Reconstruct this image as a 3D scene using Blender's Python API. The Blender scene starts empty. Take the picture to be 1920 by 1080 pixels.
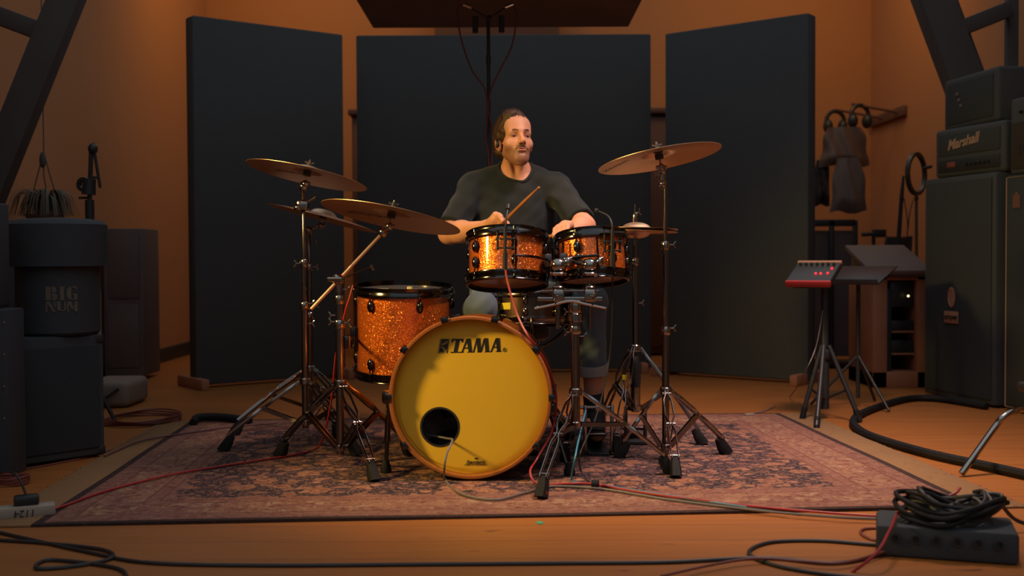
import bpy, bmesh, math, random
import numpy as np
from mathutils import Vector, Matrix
random.seed(7)
rng = np.random.default_rng(7)
SC = bpy.context.scene
COL = SC.collection
PI = math.pi
F_PX, CAM_H = 2106.0, 0.82
PITCH, ROLL = math.atan(57 / F_PX), 0.005

# ------------------------------------------------------------------ camera
_R = Vector((1, 0, 0)); _U = Vector((0, math.sin(PITCH), math.cos(PITCH))); _F = Vector((0, math.cos(PITCH), -math.sin(PITCH)))
CR = _R * math.cos(ROLL) - _U * math.sin(ROLL)
CU = _U * math.cos(ROLL) + _R * math.sin(ROLL)
CAM = Vector((0, 0, CAM_H))
def at(px, py, Y):
    d = _F + CR * ((px - 960) / F_PX) - CU * ((py - 540) / F_PX)
    return CAM + d * (Y / d.y)
def fl(px, py, z=0.0):
    d = _F + CR * ((px - 960) / F_PX) - CU * ((py - 540) / F_PX)
    return CAM + d * ((z - CAM_H) / d.z)
cd = bpy.data.cameras.new('camera'); cam = bpy.data.objects.new('camera', cd); COL.objects.link(cam)
cd.sensor_width = 36; cd.lens = F_PX / 1920 * 36; cd.clip_start = 0.05; cd.clip_end = 100
M = Matrix((CR, CU, -_F)).transposed().to_4x4(); M.translation = CAM
cam.matrix_world = M
cd.dof.use_dof = True; cd.dof.focus_distance = 4.35; cd.dof.aperture_fstop = 2.4
SC.camera = cam

# ------------------------------------------------------------------ mesh builder
def frame(c, z, x=(1, 0, 0)):
    z = Vector(z).normalized(); x = Vector(x)
    if abs(x.normalized().dot(z)) > .98: x = Vector((0, 1, 0))
    x = (x - z * x.dot(z)).normalized(); y = z.cross(x)
    m = Matrix((x, y, z)).transposed().to_4x4(); m.translation = Vector(c)
    return m
def catmull(pts, n=8, closed=False):
    P = [Vector(p) for p in pts]; out = []
    N = len(P)
    if N < 3: return P
    for i in range(N if closed else N - 1):
        if closed: a, b, c, d = P[i - 1], P[i], P[(i + 1) % N], P[(i + 2) % N]
        else:
            b, c = P[i], P[i + 1]
            a = P[i - 1] if i else b * 2 - c
            d = P[i + 2] if i + 2 < N else c * 2 - b
        for k in range(n):
            t = k / n
            out.append(.5 * ((2 * b) + (c - a) * t + (2 * a - 5 * b + 4 * c - d) * t * t + (3 * b - a - 3 * c + d) * t ** 3))
    if not closed: out.append(P[-1].copy())
    return out
class MB:
    def __init__(s): s.v = []; s.f = []
    def add(s, V, F):
        o = len(s.v); s.v += [Vector(v) for v in V]; s.f += [tuple(i + o for i in f) for f in F]; return s
    def box(s, c, size, R=None, bev=0.0, seg=2):
        bm = bmesh.new(); bmesh.ops.create_cube(bm, size=1)
        for v in bm.verts: v.co = Vector((v.co.x * size[0], v.co.y * size[1], v.co.z * size[2]))
        if bev: bmesh.ops.bevel(bm, geom=list(bm.edges), offset=min(bev, min(size) * .45), segments=seg, affect='EDGES', profile=.5)
        m = Matrix.Translation(Vector(c)) @ (R.to_4x4() if R is not None else Matrix.Identity(4))
        bm.verts.index_update()
        s.add([m @ v.co for v in bm.verts], [[v.index for v in f.verts] for f in bm.faces]); bm.free(); return s
    def tube(s, pts, r, seg=10, closed=False, cap=True, flat=None):
        P = [Vector(p) for p in pts]
        n = len(P); rr = [r] * n if not hasattr(r, '__len__') else list(r)
        T = []
        for i in range(n):
            a = P[i - 1] if (i or closed) else P[i]; b = P[(i + 1) % n] if (i < n - 1 or closed) else P[i]
            t = b - a; T.append(t.normalized() if t.length > 1e-9 else Vector((0, 0, 1)))
        up = Vector((0, 0, 1)) if abs(T[0].z) < .9 else Vector((1, 0, 0))
        x = (up - T[0] * up.dot(T[0])).normalized(); V = []
        for i in range(n):
            x = x - T[i] * x.dot(T[i]); x = x.normalized() if x.length > 1e-6 else Vector((1, 0, 0)); y = T[i].cross(x)
            for k in range(seg):
                a = 2 * PI * k / seg; V.append(P[i] + (x * math.cos(a) + y * math.sin(a)) * rr[i])
        Fc = []
        for i in range(n if closed else n - 1):
            j = (i + 1) % n
            for k in range(seg):
                k2 = (k + 1) % seg; Fc.append((i * seg + k, i * seg + k2, j * seg + k2, j * seg + k))
        if cap and not closed: Fc += [tuple(range(seg - 1, -1, -1)), tuple((n - 1) * seg + k for k in range(seg))]
        return s.add(V, Fc)
    def cyl(s, a, b, r, r2=None, seg=16): return s.tube([a, b], [r, r if r2 is None else r2], seg)
    def lathe(s, prof, m=None, seg=32, a0=0, a1=2 * PI):
        m = m or Matrix.Identity(4); full = abs(a1 - a0 - 2 * PI) < 1e-6; n = seg if full else seg + 1
        V = []; idx = []
        for r, z in prof:
            if r < 1e-7: idx.append([len(V)] * n); V.append(m @ Vector((0, 0, z)))
            else:
                idx.append(list(range(len(V), len(V) + n)))
                for k in range(n):
                    a = a0 + (a1 - a0) * k / seg; V.append(m @ Vector((r * math.cos(a), r * math.sin(a), z)))
        Fc = []
        for i in range(len(prof) - 1):
            for k in range(seg):
                k2 = (k + 1) % n; q = [idx[i][k], idx[i][k2], idx[i + 1][k2], idx[i + 1][k]]
                u = []
                for w in q:
                    if w not in u: u.append(w)
                if len(u) > 2: Fc.append(tuple(u))
        return s.add(V, Fc)
    def ell(s, c, r, R=None, seg=16, rings=10):
        m = Matrix.Translation(Vector(c)) @ (R.to_4x4() if R is not None else Matrix.Identity(4)) @ Matrix.Diagonal((r[0], r[1], r[2], 1))
        return s.lathe([(math.sin(PI * i / rings), -math.cos(PI * i / rings)) for i in range(rings + 1)], m, seg)
    def prism(s, poly, d0, d1, m):
        n = len(poly); V = [m @ Vector((p[0], p[1], d0)) for p in poly] + [m @ Vector((p[0], p[1], d1)) for p in poly]
        return s.add(V, [tuple(range(n - 1, -1, -1)), tuple(range(n, 2 * n))] + [(i, (i + 1) % n, n + (i + 1) % n, n + i) for i in range(n)])
    def strip(s, pts, w, d0, d1, m):
        for a, b in zip(pts[:-1], pts[1:]):
            a2, b2 = Vector(a), Vector(b); t = (b2 - a2).normalized(); nn = Vector((-t.y, t.x)) * w * .5; e = t * w * .4
            s.prism([a2 - nn - e, b2 - nn + e, b2 + nn + e, a2 + nn - e], d0, d1, m)
        return s
    def text(s, body, size, m, shear=0, ext=.0006, align='CENTER', weight=0):
        c = bpy.data.curves.new('t', 'FONT'); c.body = body; c.size = size; c.shear = shear; c.extrude = ext; c.align_x = align; c.align_y = 'CENTER'; c.offset = weight
        o = bpy.data.objects.new('t', c); COL.objects.link(o)
        dg = bpy.context.evaluated_depsgraph_get(); e = o.evaluated_get(dg); me = e.to_mesh()
        s.add([m @ v.co for v in me.vertices], [tuple(p.vertices) for p in me.polygons])
        e.to_mesh_clear(); bpy.data.objects.remove(o); bpy.data.curves.remove(c); return s
OFF = {}
def tag(o, label=None, cat=None, group=None, kind=None):
    if label: o['label'] = label
    if cat: o['category'] = cat
    if group: o['group'] = group
    if kind: o['kind'] = kind
    return o
def thing(name, label, cat, loc, group=None):
    o = bpy.data.objects.new(name, None); COL.objects.link(o); o.location = Vector(loc); o.empty_display_size = .05
    OFF[o.name] = Vector(loc)
    return tag(o, label, cat, group)
def mkmesh(name, V, Fc, mats, off, angle=38):
    me = bpy.data.meshes.new(name)
    me.from_pydata([tuple(Vector(v) - off) for v in V], [], Fc); me.update()
    for m in (mats if isinstance(mats, (list, tuple)) else [mats]): me.materials.append(m)
    bm = bmesh.new(); bm.from_mesh(me); bmesh.ops.recalc_face_normals(bm, faces=bm.faces); bm.to_mesh(me); bm.free()
    me.polygons.foreach_set('use_smooth', [True] * len(me.polygons))
    me.set_sharp_from_angle(angle=math.radians(angle))
    return me
def obj(name, mb, mat, parent=None, loc=None, angle=38, label=None):
    if parent is not None: off = OFF[parent.name]
    else: off = Vector(loc) if loc is not None else Vector((0, 0, 0))
    o = bpy.data.objects.new(name, mkmesh(name, mb.v, mb.f, mat, off, angle)); COL.objects.link(o)
    OFF[o.name] = off
    if parent is not None: o.parent = parent
    else: o.location = off
    if label: o['label'] = label
    return o
def single(name, mb, mat, label, cat, loc=None, group=None, kind=None):
    if loc is None:
        loc = Vector((sum(v.x for v in mb.v) / len(mb.v), sum(v.y for v in mb.v) / len(mb.v), min(v.z for v in mb.v)))
    return tag(obj(name, mb, mat, None, loc), label, cat, group, kind)
def struct(name, mb, mat): return tag(obj(name, mb, mat, None, None, 30), None, None, None, 'structure')

# ------------------------------------------------------------------ node helper
class NT:
    def __init__(s, name):
        s.m = bpy.data.materials.new(name); s.m.use_nodes = True; s.t = s.m.node_tree; s.t.nodes.clear()
        s.out = s.t.nodes.new('ShaderNodeOutputMaterial'); s.b = s.t.nodes.new('ShaderNodeBsdfPrincipled')
        s.t.links.new(s.b.outputs[0], s.out.inputs[0])
    def n(s, typ, **kw):
        nd = s.t.nodes.new(typ)
        for k, v in kw.items(): setattr(nd, k, v)
        return nd
    def lk(s, a, b): s.t.links.new(a, b)
    def put(s, sock, v):
        if hasattr(v, 'is_output'): s.lk(v, sock)
        elif hasattr(v, '__len__') and sock.type == 'RGBA' and len(v) == 3: sock.default_value = (*v, 1)
        else: sock.default_value = v
    def set(s, **kw):
        for k, v in kw.items(): s.put(s.b.inputs[k.replace('_', ' ')], v)
        return s
    def obj(s): return s.n('ShaderNodeTexCoord').outputs['Object']
    def mapping(s, vec, scale=(1, 1, 1), loc=(0, 0, 0), rot=(0, 0, 0)):
        nd = s.n('ShaderNodeMapping'); s.lk(vec, nd.inputs[0]); nd.inputs['Scale'].default_value = scale; nd.inputs['Location'].default_value = loc; nd.inputs['Rotation'].default_value = rot
        return nd.outputs[0]
    def sep(s, v): nd = s.n('ShaderNodeSeparateXYZ'); s.lk(v, nd.inputs[0]); return nd.outputs
    def comb(s, x, y, z):
        nd = s.n('ShaderNodeCombineXYZ')
        for i, q in enumerate((x, y, z)): s.put(nd.inputs[i], q)
        return nd.outputs[0]
    def ma(s, op, a, b=None, c=None, clamp=False):
        nd = s.n('ShaderNodeMath', operation=op, use_clamp=clamp); s.put(nd.inputs[0], a)
        if b is not None: s.put(nd.inputs[1], b)
        if c is not None: s.put(nd.inputs[2], c)
        return nd.outputs[0]
    def step(s, v, e0, e1):
        nd = s.n('ShaderNodeMapRange', interpolation_type='SMOOTHSTEP'); s.put(nd.inputs[0], v); s.put(nd.inputs[1], e0); s.put(nd.inputs[2], e1); return nd.outputs[0]
    def mix(s, f, a, b, bt='MIX'):
        nd = s.n('ShaderNodeMix', data_type='RGBA', blend_type=bt); s.put(nd.inputs[0], f); s.put(nd.inputs[6], a); s.put(nd.inputs[7], b); return nd.outputs[2]
    def noise(s, vec, scale, detail=4, rough=.5, dist=0):
        nd = s.n('ShaderNodeTexNoise'); s.lk(vec, nd.inputs['Vector']); nd.inputs['Scale'].default_value = scale; nd.inputs['Detail'].default_value = detail; nd.inputs['Roughness'].default_value = rough; nd.inputs['Distortion'].default_value = dist
        return nd.outputs
    def vor(s, vec, scale, feature='F1', rand=1):
        nd = s.n('ShaderNodeTexVoronoi', feature=feature); s.lk(vec, nd.inputs['Vector']); nd.inputs['Scale'].default_value = scale; nd.inputs['Randomness'].default_value = rand; return nd.outputs
    def bump(s, h, strength=.3, dist=.01):
        nd = s.n('ShaderNodeBump'); s.lk(h, nd.inputs['Height']); nd.inputs['Strength'].default_value = strength; nd.inputs['Distance'].default_value = dist; s.lk(nd.outputs[0], s.b.inputs['Normal']); return nd.outputs[0]
def mix3(a, b, t): return tuple(a[i] * (1 - t) + b[i] * t for i in range(3))
def plain(name, col, rough=.5, metal=0, var=.12, scale=18, bump=0, spec=.5, coat=0):
    t = NT(name); o = t.obj(); nz = t.noise(o, scale, 4)
    t.set(Base_Color=t.mix(nz[0], tuple(c * (1 - var) for c in col), tuple(c * (1 + var) for c in col)), Metallic=metal, Specular_IOR_Level=spec, Coat_Weight=coat)
    t.set(Roughness=t.ma('ADD', rough, t.ma('MULTIPLY', t.ma('SUBTRACT', nz[0], .5), .12), clamp=True))
    if bump: t.bump(t.noise(o, scale * 6, 3)[0], bump, .003)
    return t.m
MT = {}
MT['baffle'] = plain('black_baffle_fabric', (.074, .082, .086), .95, spec=.1, scale=40, bump=.2)
MT['tolex'] = plain('black_tolex', (.046, .053, .062), .7, spec=.2, scale=60, bump=.3)
MT['browngrille'] = plain('brown_grille_cloth', (.036, .030, .026), .9, spec=.1, scale=120)
MT['grille'] = plain('grille_cloth', (.038, .044, .050), .9, spec=.1, scale=120, bump=.3)
MT['rubber'] = plain('black_rubber', (.010, .010, .011), .65, spec=.2)
MT['plastic'] = plain('black_plastic', (.022, .023, .026), .4, spec=.4)
MT['blackmetal'] = plain('black_painted_metal', (.026, .028, .031), .45, spec=.35)
MT['chrome'] = plain('chrome', (.36, .33, .31), .12, 1, .05)
MT['chromedark'] = plain('tube_chrome', (.20, .175, .165), .17, 1, .06)
MT['nickel'] = plain('black_nickel', (.085, .08, .08), .14, 1, .1)
MT['felt'] = plain('grey_felt', (.09, .08, .075), .95)
MT['feltred'] = plain('red_plastic', (.5, .03, .02), .5)
MT['yellow'] = plain('yellow_tape', (.75, .6, .03), .5)
MT['green'] = plain('green_tape', (.03, .36, .2), .6)
MT['red'] = plain('red_cable', (.32, .02, .02), .45)
MT['reddark'] = plain('dull_red_cable', (.16, .04, .03), .5)
MT['purple'] = plain('purple_cable', (.12, .045, .06), .5)
MT['blue'] = plain('blue_cable', (.03, .2, .33), .45)
MT['grey'] = plain('grey_cable', (.13, .115, .11), .45)
MT['cable'] = plain('black_cable', (.022, .021, .022), .5)
MT['white'] = plain('off_white_plastic', (.30, .25, .20), .55)
MT['stickwood'] = plain('drumstick_wood', (.36, .14, .05), .4, var=.35, scale=30)
MT['cream'] = plain('cream_damper', (.7, .58, .35), .5)
MT['gel'] = plain('grey_gel_damper', (.3, .27, .25), .25)
MT['print'] = plain('black_print', (.012, .01, .012), .5)
MT['cymprint'] = plain('faded_cymbal_print', (.1, .05, .03), .5)
MT['letter'] = plain('faded_cream_paint', (.13, .105, .08), .8, var=.3, scale=60)
MT['badge'] = plain('bronze_badge', (.30, .15, .09), .5)
MT['script'] = plain('pale_script_badge', (.3, .2, .14), .5)
MT['headclear'] = plain('resonant_film', (.46, .33, .28), .2, var=.1, scale=6, spec=.6)
MT['headblack'] = plain('batter_film', (.075, .068, .066), .3, var=.1)
MT['cloudwood'] = plain('cloud_panel_wood', (.14, .10, .09), .7, var=.3, scale=5)
MT['timber'] = plain('dark_timber', (.065, .06, .062), .8, var=.25, scale=7, bump=.3)
MT['redwood'] = plain('reddish_cabinet_wood', (.12, .055, .04), .6, var=.2, scale=6)
MT['darkbrown'] = plain('dark_brown_veneer', (.115, .088, .085), .6, var=.2, scale=5)
MT['rackwood'] = plain('rack_plywood', (.34, .14, .075), .55, var=.2, scale=9)
MT['snareshell'] = plain('bronze_snare_shell', (.16, .1, .07), .25, 1, .1)
MT['leather'] = plain('black_vinyl', (.018, .018, .02), .5)
MT['shoe'] = plain('black_shoe_canvas', (.03, .03, .032), .7)
MT['sock'] = plain('black_sock', (.028, .028, .03), .9)
MT['bag'] = plain('translucent_plastic_bag', (.11, .07, .055), .4, var=.3)
MT['card'] = plain('pale_cardboard', (.2, .16, .13), .7, var=.2)
MT['leaf'] = plain('dark_leaf', (.09, .075, .05), .6, var=.3)
MT['tape'] = MT['white']

def m_emit(name, col, s):
    t = NT(name); t.set(Base_Color=col, Emission_Color=col, Emission_Strength=s); return t.m
MT['ledred'] = m_emit('red_led', (1, .03, .05), .9)
MT['ledwarm'] = m_emit('warm_led', (1, .7, .3), 3)

def m_sparkle(name, base):
    t = NT(name); o = t.obj(); v = t.vor(o, 330); v2 = t.vor(o, 520)
    geo = t.n('ShaderNodeNewGeometry')
    def tilt(vc, k):
        a = t.n('ShaderNodeVectorMath', operation='SUBTRACT'); t.lk(vc, a.inputs[0]); a.inputs[1].default_value = (.5, .5, .5)
        b = t.n('ShaderNodeVectorMath', operation='SCALE'); t.lk(a.outputs[0], b.inputs[0]); t.put(b.inputs['Scale'], k)
        return b.outputs[0]
    ad = t.n('ShaderNodeVectorMath', operation='ADD'); t.lk(geo.outputs['Normal'], ad.inputs[0]); rv = t.sep(v2['Color']); t.lk(tilt(v['Color'], t.ma('ADD', .22, t.ma('MULTIPLY', t.ma('POWER', rv[1], 2.2), 1.1))), ad.inputs[1])
    nm = t.n('ShaderNodeVectorMath', operation='NORMALIZE'); t.lk(ad.outputs[0], nm.inputs[0])
    r = t.sep(v2['Color'])
    col = t.mix(r[0], tuple(c * .55 for c in base), tuple(min(1, c * 1.5) for c in base))
    t.set(Base_Color=col, Metallic=.6, Roughness=.3, Coat_Weight=1, Coat_Roughness=.05)
    t.lk(nm.outputs[0], t.b.inputs['Normal'])
    return t.m
MT['sparkle'] = m_sparkle('orange_sparkle_wrap', (.82, .155, .02))
def m_hoop():
    t = NT('orange_stained_hoop'); o = t.obj(); nz = t.noise(t.mapping(o, (3, 3, 25)), 6, 4)
    t.set(Base_Color=t.mix(nz[0], (.23, .065, .013), (.37, .125, .026)), Roughness=.28, Coat_Weight=.5); return t.m
MT['hoop'] = m_hoop()
def m_head():
    t = NT('amber_drum_head'); o = t.obj(); nz = t.noise(o, 5, 5); f = t.noise(o, 160, 2)
    t.set(Base_Color=t.mix(nz[0], (.70, .44, .03), (.78, .50, .04)), Roughness=.55, Specular_IOR_Level=.25); t.bump(f[0], .05, .002); return t.m
MT['head'] = m_head()
def m_brass(name, c0, c1, rough):
    t = NT(name); o = t.obj(); x = t.sep(o)
    rr = t.n('ShaderNodeVectorMath', operation='LENGTH'); t.lk(o, rr.inputs[0])
    g = t.ma('SINE', t.ma('MULTIPLY', rr.outputs['Value'], 1500)); nz = t.noise(o, 9, 4)
    t.set(Base_Color=t.mix(nz[0], c0, c1), Metallic=.96, Roughness=t.ma('ADD', rough, t.ma('MULTIPLY', nz[0], .12)), Anisotropic=.4)
    t.bump(g, .12, .0006); return t.m
MT['brass'] = m_brass('cymbal_bronze', (.60, .37, .24), (.70, .45, .30), .34)
MT['brass2'] = m_brass('bright_cymbal_bronze', (.74, .50, .32), (.84, .59, .39), .32)
def m_floor():
    t = NT('pine_floorboards'); o = t.obj(); x = t.sep(o)
    row = t.ma('FLOOR', t.ma('DIVIDE', x[1], .19)); fr = t.ma('FRACT', t.ma('DIVIDE', x[1], .19))
    wn = t.n('ShaderNodeTexWhiteNoise', noise_dimensions='1D'); t.lk(row, wn.inputs['W'])
    v = t.comb(t.ma('ADD', t.ma('MULTIPLY', x[0], 1.0), t.ma('MULTIPLY', wn.outputs['Value'], 31)), t.ma('MULTIPLY', x[1], 14), 0)
    g = t.noise(v, 2.2, 6, .6, .6); k = t.noise(t.comb(t.ma('MULTIPLY', x[0], 2.2), t.ma('MULTIPLY', x[1], 9), 0), 2.5, 2)
    c = t.mix(g[0], (.27, .089, .018), (.40, .148, .034)); c = t.mix(t.ma('MULTIPLY', wn.outputs['Value'], .35), c, (.26, .10, .03))
    c = t.mix(t.step(k[0], .70, .76), c, (.15, .05, .02))
    seam = t.ma('MULTIPLY', t.step(fr, .0, .02), t.ma('SUBTRACT', 1, t.step(fr, .985, 1)))
    c = t.mix(seam, (.12, .045, .02), c)
    t.set(Base_Color=c, Roughness=t.ma('ADD', .38, t.ma('MULTIPLY', g[0], .15)), Specular_IOR_Level=.4)
    t.bump(seam, .3, .002); return t.m
MT['floor'] = m_floor()
def m_wall():
    t = NT('warm_plaster'); o = t.obj(); nz = t.noise(o, 1.3, 4); f = t.noise(o, 60, 3)
    t.set(Base_Color=t.mix(nz[0], (.43, .197, .090), (.47, .22, .102)), Roughness=.9, Specular_IOR_Level=.15); t.bump(f[0], .08, .002); return t.m
MT['wall'] = m_wall()
def m_rug():
    t = NT('oriental_rug_pile'); o = t.obj()
    w = t.noise(o, 22, 4); wv = t.n('ShaderNodeVectorMath', operation='SCALE'); t.lk(w[1], wv.inputs[0]); wv.inputs['Scale'].default_value = .07
    ad = t.n('ShaderNodeVectorMath', operation='ADD'); t.lk(o, ad.inputs[0]); t.lk(wv.outputs[0], ad.inputs[1]); p = ad.outputs[0]
    x = t.sep(o); ax = t.ma('SUBTRACT', 1.50, t.ma('ABSOLUTE', x[0])); ay = t.ma('SUBTRACT', 1.10, t.ma('ABSOLUTE', x[1])); d = t.ma('MINIMUM', ax, ay)
    navy, peach, rose, cream, maroon = (.030, .030, .042), (.36, .175, .105), (.26, .125, .095), (.40, .255, .165), (.15, .055, .046)
    # field
    v1 = t.vor(p, 7.5); v2 = t.vor(p, 19); v3 = t.vor(p, 42); n1 = t.noise(p, 12, 5)
    e2 = t.vor(p, 19, 'DISTANCE_TO_EDGE'); e3 = t.vor(p, 40, 'DISTANCE_TO_EDGE'); v4 = t.vor(p, 75)
    fl1 = t.ma('SUBTRACT', 1, t.step(t.ma('ADD', v1[0], t.ma('ADD', t.ma('MULTIPLY', n1[0], .3), t.ma('MULTIPLY', t.noise(o, 3.2, 2)[0], .5))), .70, .75))
    ring = t.ma('MULTIPLY', t.step(v1[0], .14, .17), t.ma('SUBTRACT', 1, t.step(v1[0], .2, .23)))
    fl2 = t.ma('SUBTRACT', 1, t.step(v2[0], .33, .38))
    vine = t.ma('SUBTRACT', 1, t.step(e2[0], .03, .06))
    c = t.mix(t.ma('MULTIPLY', vine, .7), navy, rose)
    c = t.mix(fl2, c, t.mix(t.step(n1[0], .45, .6), rose, peach))
    c = t.mix(fl1, c, peach); c = t.mix(t.ma('MULTIPLY', ring, .75), c, maroon)
    c = t.mix(t.ma('MULTIPLY', t.ma('SUBTRACT', 1, t.step(v3[0], .18, .26)), .55), c, cream)
    c = t.mix(t.ma('MULTIPLY', t.ma('SUBTRACT', 1, t.step(e3[0], .04, .10)), t.ma('MULTIPLY', fl1, .6)), c, maroon)
    c = t.mix(t.ma('MULTIPLY', t.ma('SUBTRACT', 1, t.step(v4[0], .2, .32)), .5), c, t.mix(t.step(n1[0], .42, .58), navy, rose))
    field = c
    # borders
    b1 = t.vor(p, 11); b2 = t.vor(p, 30); b = t.mix(t.step(n1[0], .4, .62), rose, (.33, .17, .11))
    b = t.mix(t.ma('MULTIPLY', t.ma('SUBTRACT', 1, t.step(b1[0], .25, .33)), .8), b, cream)
    b = t.mix(t.ma('MULTIPLY', t.ma('SUBTRACT', 1, t.step(b1[0], .1, .14)), .9), b, maroon)
    b = t.mix(t.ma('MULTIPLY', t.ma('SUBTRACT', 1, t.step(b2[0], .16, .28)), .65), b, maroon)
    f1 = t.noise(p, 38, 5, .65); f2 = t.noise(t.mapping(p, (1, 1, 1), (3, 7, 1)), 26, 5, .65)
    b = t.mix(t.ma('MULTIPLY', t.step(f1[0], .52, .60), .6), b, cream); b = t.mix(t.ma('MULTIPLY', t.step(f2[0], .53, .60), .8), b, maroon)
    guard = t.mix(t.ma('MULTIPLY', t.ma('SUBTRACT', 1, t.step(b2[0], .2, .3)), .7), rose, maroon); guard = t.mix(t.ma('MULTIPLY', t.step(f1[0], .52, .60), .4), guard, cream); guard = t.mix(t.ma('MULTIPLY', t.step(f2[0], .52, .60), .55), guard, maroon)
    def band(lo, hi): return t.ma('MULTIPLY', t.step(d, lo - .002, lo + .002), t.ma('SUBTRACT', 1, t.step(d, hi - .002, hi + .002)))
    edge = t.ma('ADD', d, t.ma('MULTIPLY', t.ma('SUBTRACT', n1[0], .5), .16))
    c = t.mix(t.step(edge, .335, .345), guard, field)
    c = t.mix(band(.105, .265), c, b)
    for a0, w_ in ((.1, .008), (.262, .008), (.31, .006)): c = t.mix(t.ma('MULTIPLY', band(a0, a0 + w_), .7), c, maroon)
    c = t.mix(t.ma('SUBTRACT', 1, t.step(d, .026, .032)), c, (.04, .03, .03))
    field_n = t.step(t.noise(p, 60, 4, .7)[0], .5, .62); c = t.mix(t.ma('MULTIPLY', field_n, .35), c, maroon)
    pile = t.noise(o, 420, 2)
    c = t.mix(t.ma('MULTIPLY', pile[0], .35), c, (.05, .025, .02))
    t.set(Base_Color=c, Roughness=.95, Specular_IOR_Level=.1); t.bump(pile[0], .5, .004); return t.m
MT['rug'] = m_rug()
def m_fringe():
    t = NT('rug_kilim_end'); o = t.obj(); n1 = t.noise(t.mapping(o, (3, 12, 1)), 7, 6, .7); sp = t.vor(o, 24); s2 = t.noise(o, 3.5, 3)
    c = t.mix(n1[0], (.16, .088, .042), (.30, .175, .088)); c = t.mix(t.ma('MULTIPLY', t.ma('SUBTRACT', 1, t.step(sp[0], .12, .24)), t.step(s2[0], .5, .6)), c, (.16, .07, .04))
    t.set(Base_Color=c, Roughness=.95, Specular_IOR_Level=.1); t.bump(n1[0], .4, .003); return t.m
MT['fringe'] = m_fringe()
def m_cloth(name, c0, c1, sc, weave=700, b=.25):
    t = NT(name); o = t.obj(); nz = t.noise(o, sc, 4); f = t.noise(o, weave, 1)
    t.set(Base_Color=t.mix(nz[0], c0, c1), Roughness=.9, Specular_IOR_Level=.15, Sheen_Weight=.15); t.bump(f[0], b, .001); return t.m
MT['tshirt'] = m_cloth('charcoal_tshirt_cotton', (.012, .016, .019), (.018, .022, .025), 5)
MT['jeans'] = m_cloth('blue_denim', (.070, .098, .135), (.12, .155, .20), 9)
MT['cuff'] = m_cloth('pale_denim_cuff', (.28, .28, .27), (.38, .37, .35), 30)
def m_skin():
    t = NT('skin'); o = t.obj(); at_ = t.n('ShaderNodeVertexColor', layer_name='pigment_and_shade'); nz = t.noise(o, 40, 4)
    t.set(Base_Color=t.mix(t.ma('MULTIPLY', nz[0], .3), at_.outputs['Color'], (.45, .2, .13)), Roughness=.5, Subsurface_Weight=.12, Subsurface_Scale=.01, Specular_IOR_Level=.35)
    t.b.inputs['Subsurface Radius'].default_value = (1, .35, .2); t.bump(t.noise(o, 300, 2)[0], .06, .001); return t.m
MT['skin'] = m_skin()
def m_hair():
    t = NT('brown_hair'); o = t.obj(); nz = t.noise(t.mapping(o, (140, 40, 30)), 3, 4)
    t.set(Base_Color=t.mix(nz[0], (.018, .008, .005), (.075, .032, .016)), Roughness=.45, Specular_IOR_Level=.4); t.bump(nz[0], .6, .004); return t.m
MT['hair'] = m_hair()
MT['beard'] = plain('brown_moustache', (.085, .036, .02), .7, var=.4, scale=300)
MT['eyewhite'] = plain('eye_white', (.16, .11, .085), .25)
MT['iris'] = plain('dark_iris', (.025, .014, .01), .7, spec=.1)
# ------------------------------------------------------------------ drums
def drum(name, label, cen, axis, rs, depth, nl, aoff, shell, group=None, lug=1.0, top='headblack', bot='headclear', hoop='nickel', sizelug=1.0, hoopw=.022):
    """upright drum: axis points to the batter side; lug angles counted from the side that faces -Y"""
    m = frame(cen, axis, (1, 0, 0)); base = Vector(cen) - Vector(axis).normalized() * depth / 2
    t = thing(name, label, 'drum', base, group); h = depth / 2
    obj('shell', MB().lathe([(rs, -h + .006), (rs, h - .006), (rs - .006, h), (rs - .006, -h), (rs, -h + .006)], m, 72), MT[shell], t)
    for s, nm in ((1, 'batter'), (-1, 'resonant')):
        z = s * h; w = hoopw
        P = [(rs + .001, z - s * .012), (rs + .006, z - s * .016), (rs + .016, z - s * .015), (rs + .017, z - s * .003), (rs + .012, z + s * .004), (rs + .011, z + s * (w - .006)), (rs + .013, z + s * (w - .003)), (rs + .010, z + s * w), (rs + .004, z + s * w), (rs + .002, z), (rs + .001, z - s * .012)]
        obj(nm + '_hoop', MB().lathe(P, m, 72), MT[hoop], t, angle=50)
        obj(nm + '_head', MB().lathe([(0, z + s * .004), (rs * .6, z + s * .004), (rs + .002, z + s * .003), (rs + .002, z + s * .001), (0, z + s * .001)], m, 64), MT[top if s > 0 else bot], t)
        for k in range(nl):
            a = aoff + 2 * PI * k / nl; dx, dy = math.sin(a), -math.cos(a)
            c = Vector((dx, dy, 0)); q = m @ (c * (rs + .009) + Vector((0, 0, z - s * .052 * sizelug)))
            R = (m.to_3x3() @ Matrix((Vector((-dy, dx, 0)), Vector((0, 0, 1)), c)).transposed())
            lg = MB(); k1 = .0135 * lug; k2 = .023 * lug
            lg.ell(q, (k1, k2, .0125), R, 14, 10); lg.cyl(m @ (c * (rs - .002) + Vector((0, 0, z - s * .052 * sizelug))), m @ (c * (rs + .012) + Vector((0, 0, z - s * .052 * sizelug))), .008)
            lo = obj('lug', lg, MT[hoop], t)
            rod = MB(); c2 = c * (rs + .0125); rod.cyl(m @ (c2 + Vector((0, 0, z - s * .05 * sizelug))), m @ (c2 + Vector((0, 0, z + s * .006))), .0032, seg=8)
            rod.cyl(m @ (c2 + Vector((0, 0, z - s * .003))), m @ (c2 + Vector((0, 0, z + s * .013))), .0062, seg=10)
            ear = m @ (c * (rs + .014) + Vector((0, 0, z - s * .006))); rod.box(ear, (.02, .018, .014), R, .003)
            obj('tension_rod', rod, MT['chrome' if hoop != 'nickel' else 'nickel'], t)
    return t, m
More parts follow.
